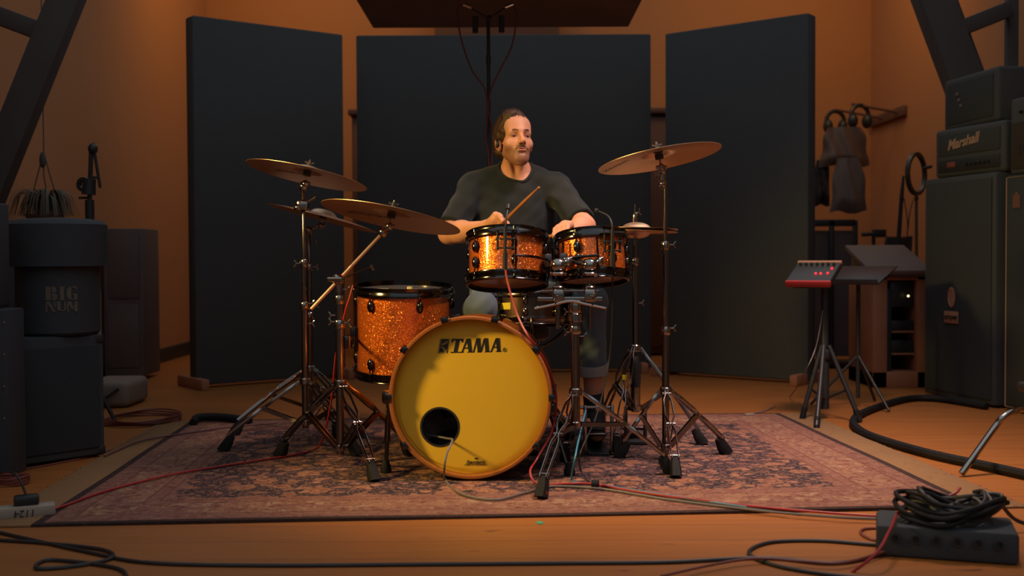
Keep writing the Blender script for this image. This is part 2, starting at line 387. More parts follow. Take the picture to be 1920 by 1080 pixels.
def tilt_axis(pitch, roll):
    """axis leaning away from the camera by pitch and sideways by roll (degrees, + leans to the right)"""
    p, r = math.radians(pitch), math.radians(roll)
    return Vector((math.sin(r), math.sin(p) * math.cos(r), math.cos(p) * math.cos(r)))
T1 = at(951, 487, 4.35); A1 = tilt_axis(12, 0)
tom1, m1 = drum('rack_tom', 'larger orange sparkle rack tom, left one of the mounted pair, clip microphone on its front', T1, A1, .1475, .165, 6, math.radians(-50), 'sparkle', 'rack toms on the double tom stand')
T2 = at(1110, 484, 4.29); A2 = tilt_axis(11, -2.5)
tom2, m2 = drum('rack_tom', 'smaller orange sparkle rack tom beside the hi-hat, right one of the mounted pair', T2, A2, .125, .150, 6, math.radians(-28), 'sparkle', 'rack toms on the double tom stand')
def tom_extras(t, m, rs, ang, pad=None):
    # suspension bracket hugging the lower hoop and the ball mount
    br = MB(); arc = [m @ Vector(((rs + .03) * math.sin(a), -(rs + .03) * math.cos(a), -.02)) for a in np.linspace(ang - .9, ang + .9, 25)]
    br.tube(arc, .0055, 8)
    for a in (ang - .9, ang + .9, ang):
        for z in (-.07, .05): br.tube([m @ Vector(((rs + .03) * math.sin(a), -(rs + .03) * math.cos(a), -.02)), m @ Vector(((rs + .026) * math.sin(a), -(rs + .026) * math.cos(a), z))], .0045, 8)
    obj('suspension_bracket', br, MT['nickel'], t)
tom_extras(tom1, m1, .1475, math.radians(62)); tom_extras(tom2, m2, .125, math.radians(-48))
TF = at(757, 620, 4.76); AF = tilt_axis(-4, 1)
tomf, mf = drum('floor_tom', 'deep orange sparkle floor tom behind the bass drum, two damper pads on its head', TF, AF, .196, .345, 6, math.radians(-36), 'sparkle', None, 1.1, hoopw=.024)
S1 = at(997, 577, 4.78)
snare, ms = drum('snare_drum', 'shallow bronze snare drum with chrome hoops behind the bass drum', S1, tilt_axis(5, 0), .165, .115, 8, math.radians(-10), 'snareshell', None, .9, 'headblack', 'headclear', 'chromedark', .62, .018)
obj('label_plate', MB().lathe([(.1665, -.012), (.1665, .016)], ms, 12, math.radians(-160), math.radians(-123)), MT['yellow'], snare, label='yellow label strip on snare shell')
th = MB(); th.box(ms @ Vector((-.172, -.03, 0)), (.02, .03, .075), None, .004); th.box(ms @ Vector((-.183, -.03, .02)), (.012, .02, .03), None, .003)
obj('strainer', th, MT['chrome'], snare)
# floor tom mounting bracket towards the stand, damper pads lying on the head
br = MB(); br.box(mf @ Vector((-.205, -.06, -.02)), (.02, .04, .09), None, .004); br.cyl(mf @ Vector((-.205, -.06, -.02)), Vector((-.655, 4.42, TF.z - .02)), .0065); br.box((-.655, 4.40, TF.z - .02), (.035, .05, .05), None, .006)
obj('mounting_bracket', br, MT['nickel'], tomf)
hz = .1725 + .005
d = MB(); d.box(mf @ Vector((-.07, -.12, hz + .008)), (.05, .05, .014), None, .004); single('damper_pad', d, MT['gel'], 'grey damper pad on the left of the floor tom head', 'damper', group='dampers on the floor tom')
d = MB(); d.box(mf @ Vector((.035, -.11, hz + .008)), (.022, .025, .028), None, .004); d.box(mf @ Vector((.075, -.11, hz + .003)), (.06, .025, .018), None, .004); single('damper_pad', d, MT['cream'], 'cream damper pad on the right of the floor tom head', 'damper', group='dampers on the floor tom')

# ------------------------------------------------------------------ bass drum
BC = at(881, 746, 4.06); yaw = math.radians(3)
BA = Vector((-math.sin(yaw), -math.cos(yaw), .03)).normalized()       # towards the audience
mb_ = frame(BC, BA, (math.cos(yaw), -math.sin(yaw), 0)); RB = .279
bass = thing('bass_drum', 'large bass drum with amber front head and orange wooden hoop, port hole at lower left', 'drum', (BC.x, BC.y + .2, .012))
obj('shell', MB().lathe([(RB, -.066), (RB, -.42), (RB - .008, -.42), (RB - .008, -.066), (RB, -.066)], mb_, 96), MT['sparkle'], bass)
for z0, nm in ((0, 'front_hoop'), (-.45, 'rear_hoop')):
    s = 1 if z0 == 0 else -1
    P = [(RB + .001, z0 - s * .066), (RB + .018, z0 - s * .066), (RB + .0185, z0 - s * .006), (RB + .014, z0), (RB + .006, z0), (RB + .004, z0 - s * .006), (RB + .004, z0 - s * .058), (RB + .001, z0 - s * .066)]
    obj(nm, MB().lathe(P, mb_, 128), MT['hoop'], bass)
obj('batter_head', MB().lathe([(0, -.425), (RB + .004, -.427), (RB + .004, -.429), (0, -.429)], mb_, 64), MT['headclear'], bass)
# front head with an off-centre port hole: ring strips between hole and rim
pc = Vector(((821 - 881) / 520, (746 - 804) / 520)); pr = .0695
hd = MB(); N = 96; NR = 14; V = []
for i in range(N):
    a = 2 * PI * i / N; inn = pc + Vector((math.cos(a), math.sin(a))) * pr
    dv = Vector((math.cos(a), math.sin(a))); bq = inn.dot(dv); cq = inn.dot(inn) - (RB + .004) ** 2; tt = -bq + math.sqrt(bq * bq - cq)
    outp = inn + dv * tt
    for k in range(NR + 1):
        q = inn.lerp(outp, k / NR); rr = q.length / RB; V.append(mb_ @ Vector((q.x, q.y, -.053 + .004 * (1 - min(1, rr) ** 8) - (.004 if rr > .985 else 0))))
hd.add(V, [(i * (NR + 1) + k, ((i + 1) % N) * (NR + 1) + k, ((i + 1) % N) * (NR + 1) + k + 1, i * (NR + 1) + k + 1) for i in range(N) for k in range(NR)])
obj('front_head', hd, MT['head'], bass)
HZ = -.049
mp = mb_ @ Matrix.Translation((pc.x, pc.y, HZ)); obj('port_ring', MB().lathe([(pr - .003, -.003), (pr + .004, -.003), (pr + .004, .0012), (pr - .003, .0012), (pr - .003, -.003)], mp, 64), MT['plastic'], bass)
# writing on the head, drawn in the head's own plane (units of 1/12 photo pixel, origin at the left end of the word)
lg_m = mb_ @ Matrix.Translation(((800 - 881) / 520, (746 - 620) / 520, HZ)) @ Matrix.Diagonal((1 / 12 / 520, -1 / 12 / 520, 1, 1))
Z0, Z1 = .0002, .0010
lt = MB()
for q in [[(530,190),(805,190),(800,226),(535,226)],[(530,190),(580,226),(545,272),(518,272)],[(805,190),(790,272),(768,268),(748,226)],[(632,215),(718,215),(660,490),(570,490)],[(512,486),(800,484),(796,505),(503,510)],
          [(870,183),(968,182),(1000,492),(918,492)],[(868,192),(900,230),(790,490),(752,490)],[(840,388),(925,388),(928,413),(825,413)],[(888,486),(1055,484),(1052,500),(884,502)],[(738,487),(805,484),(800,505),(734,505)],
          [(1100,180),(1125,225),(1048,490),(1012,490)],[(1098,178),(1187,176),(1212,492),(1125,495)],[(1268,180),(1295,225),(1222,492),(1192,440)],[(1275,175),(1362,174),(1392,486),(1305,490)],[(1122,484),(1210,482),(1208,498),(1120,500)],[(1283,482),(1452,477),(1447,492),(1278,496)],
          [(1540,172),(1627,171),(1655,480),(1570,482)],[(1538,182),(1566,225),(1455,482),(1418,482)],[(1498,369),(1590,367),(1592,392),(1486,394)],[(1543,474),(1672,471),(1667,486),(1540,489)]]:
    lt.prism(q, Z0, Z1, lg_m)
lt.prism([(272,192),(430,190),(492,188),(434,512),(404,512),(372,440),(356,512),(210,516)], Z0, Z1, lg_m)
ring = [(1745 + 42 * math.cos(a), 442 + 46 * math.sin(a)) for a in np.linspace(0, 2 * PI, 25)]; lt.strip(ring, 7, Z0, Z1, lg_m)
lt.text('R', 75, lg_m @ Matrix.Translation((1745, 445, .0006)) @ Matrix.Diagonal((1, -1, 1, 1)), 0, .0004)
obj('lettering', lt, MT['print'], bass)
fl_ = MB()
for pts, w in (([(487, 192), (445, 235), (385, 275), (320, 305), (303, 322), (330, 327), (395, 300), (440, 270)], 7), ([(285, 372), (320, 382), (352, 400), (380, 432), (402, 470), (408, 500)], 8), ([(297, 375), (330, 402), (352, 440), (362, 500)], 7), ([(290, 208), (232, 500), (345, 498)], 5), ([(478, 235), (440, 430), (415, 470)], 6)):
    fl_.strip(pts, w, Z1, Z1 + .0005, lg_m)
obj('emblem_lines', fl_, MT['head'], bass)
sm = mb_ @ Matrix.Translation(((889 - 881) / 520, (746 - 871) / 520, HZ)); sw = MB()
sw.text('Starclassic', .017, sm @ Matrix.Rotation(.02, 4, 'Z') @ Matrix.Translation((0, .001, .0008)), .35, .0004, weight=.0002)
sw.prism([(-.046, -.011), (-.03, -.0065), (-.02, -.0078), (.03, -.0068), (.046, -.0078), (.036, -.0095), (-.03, -.0095)], .0004, .001, sm)
sw.prism([(-.006, .013), (.004, .017), (.012, .013), (.003, .0115)], .0004, .001, sm)
obj('script_mark', sw, MT['print'], bass)
for k in range(10):
    for s in (0, 1):
        a = 2 * PI * k / 10; c = Vector((math.cos(a), math.sin(a), 0)); tn = Vector((-c.y, c.x, 0)); z0 = 0 if s == 0 else -.45
        R = mb_.to_3x3() @ Matrix((tn, Vector((0, 0, 1)), c)).transposed()
        cl = MB(); sg = 1 if s == 0 else -1; zz = -.019 if s == 0 else -.435
        cl.box(mb_ @ (c * (RB + .023) + Vector((0, 0, zz + (0 if s == 0 else 0)))), (.028, .05, .012), R, .004)
        ze = .004 if s == 0 else -.456
        cl.box(mb_ @ (c * (RB + .017) + Vector((0, 0, ze))), (.026, .008, .022), R, .003)
        cl.cyl(mb_ @ (c * (RB + .024) + Vector((0, 0, zz - sg * .02))), mb_ @ (c * (RB + .024) + Vector((0, 0, zz - sg * .10))), .0035, seg=8)
        cl.ell(mb_ @ (c * (RB + .014) + Vector((0, 0, zz - sg * .12))), (.014, .025, .016), R, 12, 8)
        if abs(a - 3 * PI / 2) < .4: continue
        obj('claw_hook', cl, MT['nickel'], bass)
# pillow and microphone inside, seen through the port hole
pl = MB(); pl.ell(mb_ @ Vector((-.02, -.205, -.24)), (.17, .065, .15), mb_.to_3x3(), 24, 14); single('damping_pillow', pl, MT['leather'], 'black damping pillow lying inside the bass drum, seen through the port hole', 'pillow')
km = MB(); km.cyl(mb_ @ Vector((-.115, -.075, -.16)), mb_ @ Vector((-.05, -.06, -.2)), .02, .024); k_ = single('kick_microphone', km, MT['blackmetal'], 'black microphone lying inside the bass drum port hole', 'microphone')
# spurs
for nm, p0, p1, lab in (('left', (-.463, 4.2, .30), (-.480, 4.22, .02), 0), ('right', (.140, 4.22, .25), (.21, 4.15, .02), 0)):
    s_ = MB(); a, b = Vector(p0), Vector(p1); s_.tube([a, a.lerp(b, .6)], .011); s_.tube([a.lerp(b, .55), b], .008)
    s_.box(a, (.05, .06, .05), None, .012)
    sp = obj('spur', s_, MT['nickel'], bass); f_ = MB(); f_.lathe([(0, 0), (.02, 0), (.022, .015), (.012, .05), (0, .052)], Matrix.Translation((b.x, b.y, .009)), 16); obj('rubber_foot', f_, MT['rubber'], sp)

# ------------------------------------------------------------------ stands
def leg_plates(cx, cy, ang, r0, z0, r1, z1, twin=True):
    u = Vector((math.cos(ang), math.sin(ang), 0)); sd = Vector((-u.y, u.x, 0)); mbx = MB(); c = Vector((cx, cy, 0)); n = 26
    pr_ = [c + u * (r0 + (r1 - r0) * t) + Vector((0, 0, z0 + (z1 - z0) * t + .005 * math.sin(PI * t))) for t in np.linspace(0, 1, n)]
    def off(t):
        for (t0, o0), (t1, o1) in zip(OFS[:-1], OFS[1:]):
            if t0 <= t <= t1: return o0 + (o1 - o0) * (t - t0) / (t1 - t0)
        return OFS[-1][1]
    OFS = [(0, .006), (.08, .006), (.16, .015), (.40, .017), (.50, .0045), (.55, .0045), (.62, .014), (1, .012)]
    for s in (-1, 1):
        V = []
        for i, p in enumerate(pr_):
            t = i / (n - 1); tv = (pr_[min(i + 1, n - 1)] - pr_[max(i - 1, 0)]).normalized(); nv = tv.cross(sd).normalized()
            h = .0085; w = .0022; o = sd * (s * off(t))
            for k in range(8): V.append(p + o + sd * (w * 1.5 * math.cos(k * PI / 4 + .39)) + nv * (h * math.sin(k * PI / 4 + .39)))
        Fc = [(i * 8 + k, i * 8 + (k + 1) % 8, i * 8 + 8 + (k + 1) % 8, i * 8 + 8 + k) for i in range(n - 1) for k in range(8)] + [tuple(range(7, -1, -1)), tuple((n - 1) * 8 + k for k in range(8))]
        mbx.add(V, Fc)
    for t in (.04, .52, .97):
        p = pr_[int(t * (n - 1))]; mbx.cyl(p - sd * .017, p + sd * .017, .005, seg=10)
    return mbx, pr_
def foot_mb(p, ang):
    u = Vector((math.cos(ang), math.sin(ang), 0)); zd = Vector((-u.x * .55, -u.y * .55, 1)).normalized(); m = frame(Vector((p.x, p.y, 0)) , zd, (-u.y, u.x, 0))
    f = MB(); g = .009
    for (s0, s1, w0, w1) in ((0, .035, (.021, .027), (.019, .022)), (.035, .075, (.019, .022), (.0145, .015))):
        V = [m @ Vector((a * w[0], b * w[1], s)) for s, w in ((s0, w0), (s1, w1)) for a, b in ((-.7, -1), (.7, -1), (1, -.6), (1, .6), (.7, 1), (-.7, 1), (-1, .6), (-1, -.6))]
        V = [Vector((v.x, v.y, max(v.z, 0) + g)) for v in V]
        f.add(V, [tuple(range(7, -1, -1)), tuple(range(8, 16))] + [(i, (i + 1) % 8, 8 + (i + 1) % 8, 8 + i) for i in range(8)])
    return f
def wing(c, d, s=1.0):
    """wing bolt sticking out along d"""
    d = Vector(d).normalized(); c = Vector(c); w = MB(); s *= .68; w.cyl(c, c + d * .03 * s, .0045 * s, seg=10); e = c + d * .03 * s
    sd = d.cross(Vector((0, 0, 1))); sd = sd.normalized() if sd.length > .1 else Vector((1, 0, 0)); up = sd.cross(d)
    w.tube([e - up * .022 * s + d * .012 * s, e - up * .008 * s, e, e + up * .008 * s, e + up * .022 * s + d * .012 * s], [.004 * s, .0055 * s, .006 * s, .0055 * s, .004 * s], 8); return w
def collar(mb, c, r, h=.03):
    mb.lathe([(0, -h / 2), (r * .85, -h / 2), (r, -h * .35), (r, h * .35), (r * .85, h / 2), (0, h / 2)], Matrix.Translation(Vector(c)), 20); return mb
def tripod_stand(name, label, cat, cx, cy, feet, ztop, zbot, poles, group=None, mat='chromedark', wings=(), tape=None):
    t = thing(name, label, cat, (cx, cy, 0), group)
    for i, (z0, z1, r) in enumerate(poles): obj('pole', MB().lathe([(0, z0), (r, z0), (r, z1), (r * .8, z1 + .002), (0, z1 + .002)], Matrix.Translation((cx, cy, 0)), 24), MT[mat], t)
    for (z, r, h) in [(ztop, .024, .03), (zbot, .021, .024)] + [(z1, r + .006, .034) for (z0, z1, r) in poles[:-1]]: obj('collar', collar(MB(), (cx, cy, z), r, h), MT['chrome'], t)
    for i, (z, a) in enumerate(wings): obj('wing_bolt', wing((cx + .016 * math.cos(a), cy + .016 * math.sin(a), z), (math.cos(a), math.sin(a), 0), .9), MT['chrome'], t)
    for (a, r1) in feet:
        a = math.radians(a); lg, pth = leg_plates(cx, cy, a, .022, ztop, r1 - .02, .075)
        L = obj('leg', lg, MT['chrome'], t); obj('rubber_foot', foot_mb(Vector((cx + r1 * math.cos(a), cy + r1 * math.sin(a), 0)), a), MT['rubber'], L)
        b = MB(); p = pth[13]; q = Vector((cx + .02 * math.cos(a), cy + .02 * math.sin(a), zbot)); sd = Vector((-math.sin(a), math.cos(a), 0)); nv = (p - q).normalized().cross(sd)
        for s in (-1, 1):
            o = sd * .010 * s; b.add([v + o + e for v in (q, p) for e in (nv * .008 - sd * .0015, nv * .008 + sd * .0015, -nv * .008 + sd * .0015, -nv * .008 - sd * .0015)], [(0, 1, 2, 3), (7, 6, 5, 4), (0, 4, 5, 1), (1, 5, 6, 2), (2, 6, 7, 3), (3, 7, 4, 0)])
        obj('brace', b, MT['chromedark'], t)
    return t
def cymbal(name, label, cen, n, R, mat='brass', group=None, logo=None, bell=.062, bow=.02, flip=False):
    m = frame(cen, n, (1, 0, 0)); P = []; f = -1 if flip else 1
    for i in range(25):
        r = R * i / 24
        z = bow * (1 - (r / R) ** 1.7) + (.024 * math.sqrt(max(0, 1 - (r / bell) ** 2)) if r < bell else 0) - bow
        P.append((r, z))
    top = [(r, (z + bow - .02) * f + .0008) for r, z in P]; bot = [(r, (z + bow - .02) * f - .0008) for r, z in P]
    o = MB(); o.lathe(top + bot[::-1], m, 96)
    c = tag(obj(name, o, MT[mat], None, cen, 60), label, 'cymbal', group)
    if logo:
        x, y, ang, size = logo; l = MB(); l.text('Zildjian', size, Matrix.Identity(4), .3, .0001)
        lm = Matrix.Rotation(ang, 4, 'Z'); V = []
        for v in l.v:
            q = lm @ Vector((v.x, -v.y, 0)) + Vector((x, y, 0)); r = q.length; z = (bow * (1 - (r / R) ** 1.7) - .02) * f - .0014 + v.z; V.append(m @ Vector((q.x, q.y, z)))
        l.v = V; obj('printed_mark', l, MT['cymprint'], c)
    return c
def top_mount(t, cen, n, base, r=.0065, nut='plastic'):
    """tilter: rod through the cymbal, felts and wing nut; base = top of the pole"""
    n = Vector(n).normalized(); cen = Vector(cen); a = cen - n * .055
    tl = MB(); tl.cyl(a, cen + n * .05, .0042); tl.tube([Vector(base), a], [r, r], 12); tl.ell(a, (.016, .016, .016)); tl.ell(base, (.019, .019, .022)); tl.cyl(a - Vector((.022, 0, 0)), a + Vector((.022, 0, 0)), .008)
    obj('tilter', tl, MT['chrome'], t)
    ft = MB(); mm = frame(cen, n); ft.lathe([(0, .005), (.019, .006), (.019, .02), (0, .02)], mm, 20); ft.lathe([(0, -.02), (.017, -.02), (.017, .0), (0, .0)], mm, 20); obj('felt', ft, MT['felt'], t)
    w = MB(); w.lathe([(0, .02), (.011, .02), (.009, .04), (.004, .044), (0, .052)], mm, 14); x = mm.to_3x3() @ Vector((1, 0, 0))
    w.tube([cen + n * .03 - x * .02 + n * .008, cen + n * .03, cen + n * .03 + x * .02 + n * .008], .004, 8); obj('wing_nut', w, MT[nut], t)
# left rear crash (A)
CA = at(577, 321, 4.75); nA = tilt_axis(6.5, 11.5); xA = at(571, 600, 4.75).x
sA = tripod_stand('cymbal_stand', 'tall straight chrome cymbal stand under the highest left cymbal', 'stand', xA, 4.75, [(185, .345), (326, .29), (75, .34)], .30, .125, [(.10, .62, .0145), (.62, .80, .0115), (.80, CA.z - .06, .0078)], 'cymbal stands', wings=((.63, 0), (.545, 0), (.80, PI)))
cymbal('cymbal', 'highest left crash cymbal, brown underside, on the tall straight stand', CA, nA, .257, 'brass', 'cymbals', (-.085, .075, .1, .05))
top_mount(sA, CA, nA, (xA, 4.75, CA.z - .065), .007, 'felt')
kn = MB(); kn.box((xA, 4.74, at(570, 385, 4.75).z), (.05, .05, .045), None, .012); kn.ell((xA - .02, 4.73, at(570, 390, 4.75).z), (.018, .018, .018)); kn.cyl((xA, 4.74, at(570, 385, 4.75).z), (xA + .06, 4.72, at(570, 370, 4.75).z), .006); obj('clamp', kn, MT['chrome'], sA)
obj('memory_lock', wing((CA.x + .012, CA.y - .015, CA.z + .035), (0, -1, .2), .35), MT['feltred'], sA)
# third cymbal behind (C)
CC = at(607, 402, 5.3); nC = tilt_axis(3.2, 14.5); xC = at(581, 600, 5.3).x
sC = tripod_stand('cymbal_stand', 'chrome cymbal stand half hidden directly behind the tall straight left stand', 'stand', xC, 5.3, [(204, .36), (322, .34), (84, .34)], .30, .12, [(.1, .55, .0145), (.55, .78, .0115), (.78, CC.z - .08, .0078)], 'cymbal stands', wings=((.78, 0), (.9, .5), (.6, 0), (.70, 3)))
cymbal('cymbal', 'farthest left cymbal seen edge-on behind the two big left ones', CC, nC, .262, 'brass', 'cymbals')
top_mount(sC, CC, nC, (xC, 5.3, CC.z - .075), .007)
# boom stand (B)
CB = at(735, 399, 4.42); nB = tilt_axis(8, 11); xB = at(637, 700, 4.35).x; pj = at(633, 524, 4.35)
sB = tripod_stand('cymbal_stand', 'chrome boom cymbal stand beside the floor tom holding the low left cymbal', 'stand', xB, 4.35, [(142, .36), (300, .335), (44, .35)], .335, .085, [(.06, .565, .0155), (.565, .66, .0125), (.66, pj.z - .02, .0105)], 'cymbal stands', wings=((.575, PI), (.60, PI), (.57, 0), (.70, .2)))
bm_ = MB(); b0, b1 = at(583, 580, 4.31), at(718, 436, 4.41); bm_.cyl(b0, b1, .0068, seg=14)
for k in (.2, .45, .72): bm_.cyl(b0.lerp(b1, k), b0.lerp(b1, k + .006), .0072)
obj('boom_arm', bm_, MT['brass2'], sB, label='bronze coloured slanting boom arm')  # boom tube takes the bright bronze colour
jn = MB(); jn.ell(pj, (.026, .022, .024)); jn.cyl(pj - Vector((.035, .01, 0)), pj + Vector((.02, -.02, 0)), .011); jn.cyl(pj, (xB, 4.35, pj.z - .05), .013); obj('boom_joint', jn, MT['chrome'], sB)
cymbal('cymbal', 'large ride cymbal low on the left, on the slanting boom arm', CB, nB, .277, 'brass', 'cymbals', (-.11, .10, .1, .06))
top_mount(sB, CB, nB, b1, .008)
# right crash (D)
CD = at(1235, 289, 4.48); nD = tilt_axis(6.5, -9.7); xD = at(1248, 650, 4.48).x
sD = tripod_stand('cymbal_stand', 'tall chrome cymbal stand at the right holding the high right cymbal', 'stand', xD, 4.48, [(268, .375), (24, .29), (165, .19)], .285, .06, [(.03, .525, .0145), (.525, .865, .0115), (.865, at(1243, 352, 4.48).z, .008)], 'cymbal stands', wings=((.535, 0), (.868, 0)))
cymbal('cymbal', 'high crash cymbal on the right, golden underside, tilted up to the right', CD, nD, .247, 'brass2', 'cymbals', (-.175, .03, -.9, .05))
kb = at(1243, 345, 4.48); top_mount(sD, CD, nD, at(1242, 318, 4.48), .008)
kd = MB(); kd.ell(kb, (.017, .017, .02)); kd.cyl(kb, at(1242, 316, 4.48), .0115); kd.ell(at(1242, 316, 4.48), (.017, .017, .017)); obj('tilter_body', kd, MT['chrome'], sD)
obj('wing_bolt', wing(at(1238, 328, 4.48), (-1, 0, .1), .8), MT['chrome'], sD)
# hi-hat
HH = at(1197, 432, 4.87); xH = at(1191, 600, 4.87).x; HH.x = xH + .006
sH = tripod_stand('hi_hat_stand', 'chrome hi-hat stand with black spring housing, right of the rack toms', 'stand', xH, 4.87, [(-8, .29), (247, .29), (118, .3)], .425, .16, [(.42, .80, .0125), (.80, HH.z - .03, .0105)], None, wings=((.62, .3), (.73, PI)))
o = MB(); o.cyl((xH, 4.87, HH.z - .03), (xH, 4.87, HH.z + .115), .0035); obj('pull_rod', o, MT['chrome'], sH)
o = MB(); collar(o, (xH, 4.87, HH.z + .05), .0115, .045); o.add(*[(w.v, w.f) for w in [wing((xH, 4.87, HH.z + .075), (1, 0, .25), .9)]][0]); obj('clutch', o, MT['chrome'], sH)
o = MB(); o.lathe([(0, .255), (.021, .255), (.024, .27), (.024, .345), (.021, .375), (.012, .392), (0, .394)], Matrix.Translation((xH, 4.87, 0)), 24); obj('spring_housing', o, MT['plastic'], sH)
o = MB(); o.lathe([(0, .155), (.034, .155), (.034, .175), (.022, .177), (.022, .255), (0, .255)], Matrix.Translation((xH, 4.87, 0)), 24); obj('lower_tube', o, MT['chrome'], sH); obj('housing_cap', collar(MB(), (xH, 4.87, .385), .018, .014), MT['chrome'], sH)
o = MB()
for s in (-1, 1): o.box((xH + s * .042, 4.87, .09), (.014, .03, .16), None, .003)
o.box((xH, 4.87, .02), (.10, .12, .016), None, .004); o.box((xH, 5.02, .05), (.085, .26, .01), Matrix.Rotation(-.14, 3, 'X'), .003); obj('pedal', o, MT['blackmetal'], sH)
obj('tape_mark', MB().cyl(at(1170, 712, 4.72), at(1171, 703, 4.72), .0095), MT['yellow'], sH)
cymbal('hi_hat_cymbal', 'upper hi-hat cymbal, bell up, right of the rack toms', HH + Vector((0, 0, .014)), tilt_axis(1, 1.5), .178, 'brass2', 'hi-hat pair', bow=.017)
cymbal('hi_hat_cymbal', 'lower hi-hat cymbal, bell down, pressed under its twin', HH + Vector((0, 0, -.014)), tilt_axis(1, 1.5), .178, 'brass2', 'hi-hat pair', bow=.017, flip=True)
# double tom stand
xT, yT = .232, 4.12; zp = at(1080, 560, yT).z
sT = tripod_stand('tom_stand', 'low double tom stand in chrome at the front, right of the bass drum', 'stand', xT, yT, [(249, .385), (10, .365), (94, .34)], .325, .205, [(.19, .555, .0165), (.555, .60, .022), (.60, zp - .02, .0185)], None, wings=((.545, PI), (.53, 0), (.62, PI)))
pt = MB(); c_ = Vector((xT - .02, yT, zp)); pt.box(c_, (.24, .045, .016), None, .004); pt.box(c_ + Vector((0, 0, .03)), (.215, .04, .006), None, .002)
pt.tube(catmull([c_ + Vector((-.13, -.02, -.035)), c_ + Vector((-.06, -.025, -.02)), c_ + Vector((0, -.025, -.008)), c_ + Vector((.06, -.025, -.02)), c_ + Vector((.13, -.02, -.035))], 6), .006, 8); collar(pt, (xT, yT, zp - .03), .026, .05)
obj('top_plate', pt, MT['chrome'], sT)
for (px, ang, drumc, rs, tm) in ((1047, 1, T1, .1475, m1), (1106, -1, T2, .125, m2)):
    q = at(px, 545, yT); ball = at(px, 497, yT + .02); am = MB(); am.cyl((q.x, yT, at(px, 617, yT).z), (q.x, yT, at(px, 527, yT).z), .0085, seg=14)
    am.lathe([(0, -.022), (.021, -.02), (.023, -.012), (.02, -.008), (.012, -.004), (0, 0)], Matrix.Translation((q.x, yT, at(px, 532, yT).z)), 20)
    A_ = obj('l_arm', am, MT['chromedark'], sT); b = MB(); b.ell(ball, (.031, .028, .026)); b.ell(ball + Vector((.035, 0, .012)), (.015, .015, .018)); b.cyl(ball + Vector((.02, .0, .02)), ball + Vector((.05, .01, .025)), .006)
    b.lathe([(0, -.008), (.03, -.008), (.034, 0), (.03, .004), (0, .006)], Matrix.Translation(ball - Vector((0, 0, .03))), 24)
    obj('ball_clamp', b, MT['chrome'], A_)
    ag = math.radians(62 if px < 1080 else -48); w = tm @ Vector(((rs + .03) * math.sin(ag), -(rs + .03) * math.cos(ag), -.02)); r_ = MB(); r_.cyl(ball, w, .0065); r_.box(w, (.03, .03, .05), None, .006); obj('tom_rod', r_, MT['chromedark'], A_)
    k = MB(); k.box((q.x, yT - .005, zp + .012), (.045, .05, .05), None, .01); k.add(wing((q.x, yT - .03, zp + .012), (-.5 if px < 1080 else .5, -.5, -.1)).v, wing((0, 0, 0), (1, 0, 0)).f); obj('arm_clamp', k, MT['chrome'], A_)
obj('badge', MB().cyl(at(1022, 924, 3.765), at(1022, 924, 3.75), .008), MT['feltred'], sT, label='red spot on the front rubber foot')
# snare stand
sS = tripod_stand('snare_stand', 'chrome snare stand carrying the bronze snare behind the bass drum', 'stand', S1.x, 4.78, [(50, .26), (115, .26), (270, .19)], .27, .12, [(.1, .44, .0125)], None)
o = MB()
for k in range(3):
    a = 2 * PI * k / 3 + .5; o.tube(catmull([(S1.x, 4.78, .43), (S1.x + .09 * math.cos(a), 4.78 + .09 * math.sin(a), .455), (S1.x + .19 * math.cos(a), 4.78 + .19 * math.sin(a), S1.z - .075), (S1.x + .193 * math.cos(a), 4.78 + .193 * math.sin(a), S1.z - .03)], 6), .006, 8)
obj('basket', o, MT['chromedark'], sS)
# throne
tr = thing('drum_throne', 'round black drum throne under the drummer', 'stool', (0, 5.22, 0))
o = MB(); o.lathe([(0, .435), (.15, .435), (.175, .45), (.18, .48), (.17, .505), (.1, .515), (0, .515)], Matrix.Translation((0, 5.22, 0)), 40); obj('seat', o, MT['leather'], tr)
o = MB(); o.cyl((0, 5.22, .14), (0, 5.22, .435), .015); obj('post', o, MT['chromedark'], tr)
for k in range(3):
    a = 2 * PI * k / 3 + PI / 2; o = MB(); o.cyl((0, 5.22, .32), (.28 * math.cos(a), 5.22 + .28 * math.sin(a), .03), .008); L = obj('leg', o, MT['chromedark'], tr); obj('rubber_foot', foot_mb(Vector((.28 * math.cos(a), 5.22 + .28 * math.sin(a), 0)), a), MT['rubber'], L)
# pedals: main one at the bass drum, slave one under the left foot
def pedal(label, cx, y0, y1):
    t = thing('bass_pedal', label, 'pedal', (cx, y0, 0), 'double bass drum pedals'); a = math.atan2(.075, y1 - y0)
    o = MB(); o.box((cx, (y0 + y1) / 2, .0145), (.085, y1 - y0 + .06, .009), None, .002); obj('base_plate', o, MT['blackmetal'], t)
    o = MB(); o.box((cx, (y0 + y1) / 2 + .01, .055), (.075, y1 - y0, .009), Matrix.Rotation(-a, 3, 'X'), .003); obj('footboard', o, MT['chromedark'], t)
    o = MB()
    for s in (-1, 1): o.box((cx + s * .055, y0 - .01, .115), (.014, .03, .20), None, .004)
    o.cyl((cx - .085, y0 - .01, .205), (cx + .055, y0 - .01, .205), .007); o.lathe([(0, -.012), (.028, -.012), (.028, .012), (0, .012)], frame((cx, y0 - .01, .205), (1, 0, 0)), 20); o.cyl((cx - .085, y0 - .01, .205), (cx - .105, y0 - .01, .205), .014)
    obj('drive_frame', o, MT['chrome'], t)
    o = MB(); o.tube([(cx + .03, y0 + .02, .21), (cx + .03, y0 + .03, .09)], .004); o.cyl((cx - .045, y0 - .02, .15), (cx - .045, y0 + .03, .15), .012); obj('spring', o, MT['chrome'], t)
    return t
pedal('left slave bass pedal under the black shoe, right of the tom stand', .352, 4.60, 4.88)
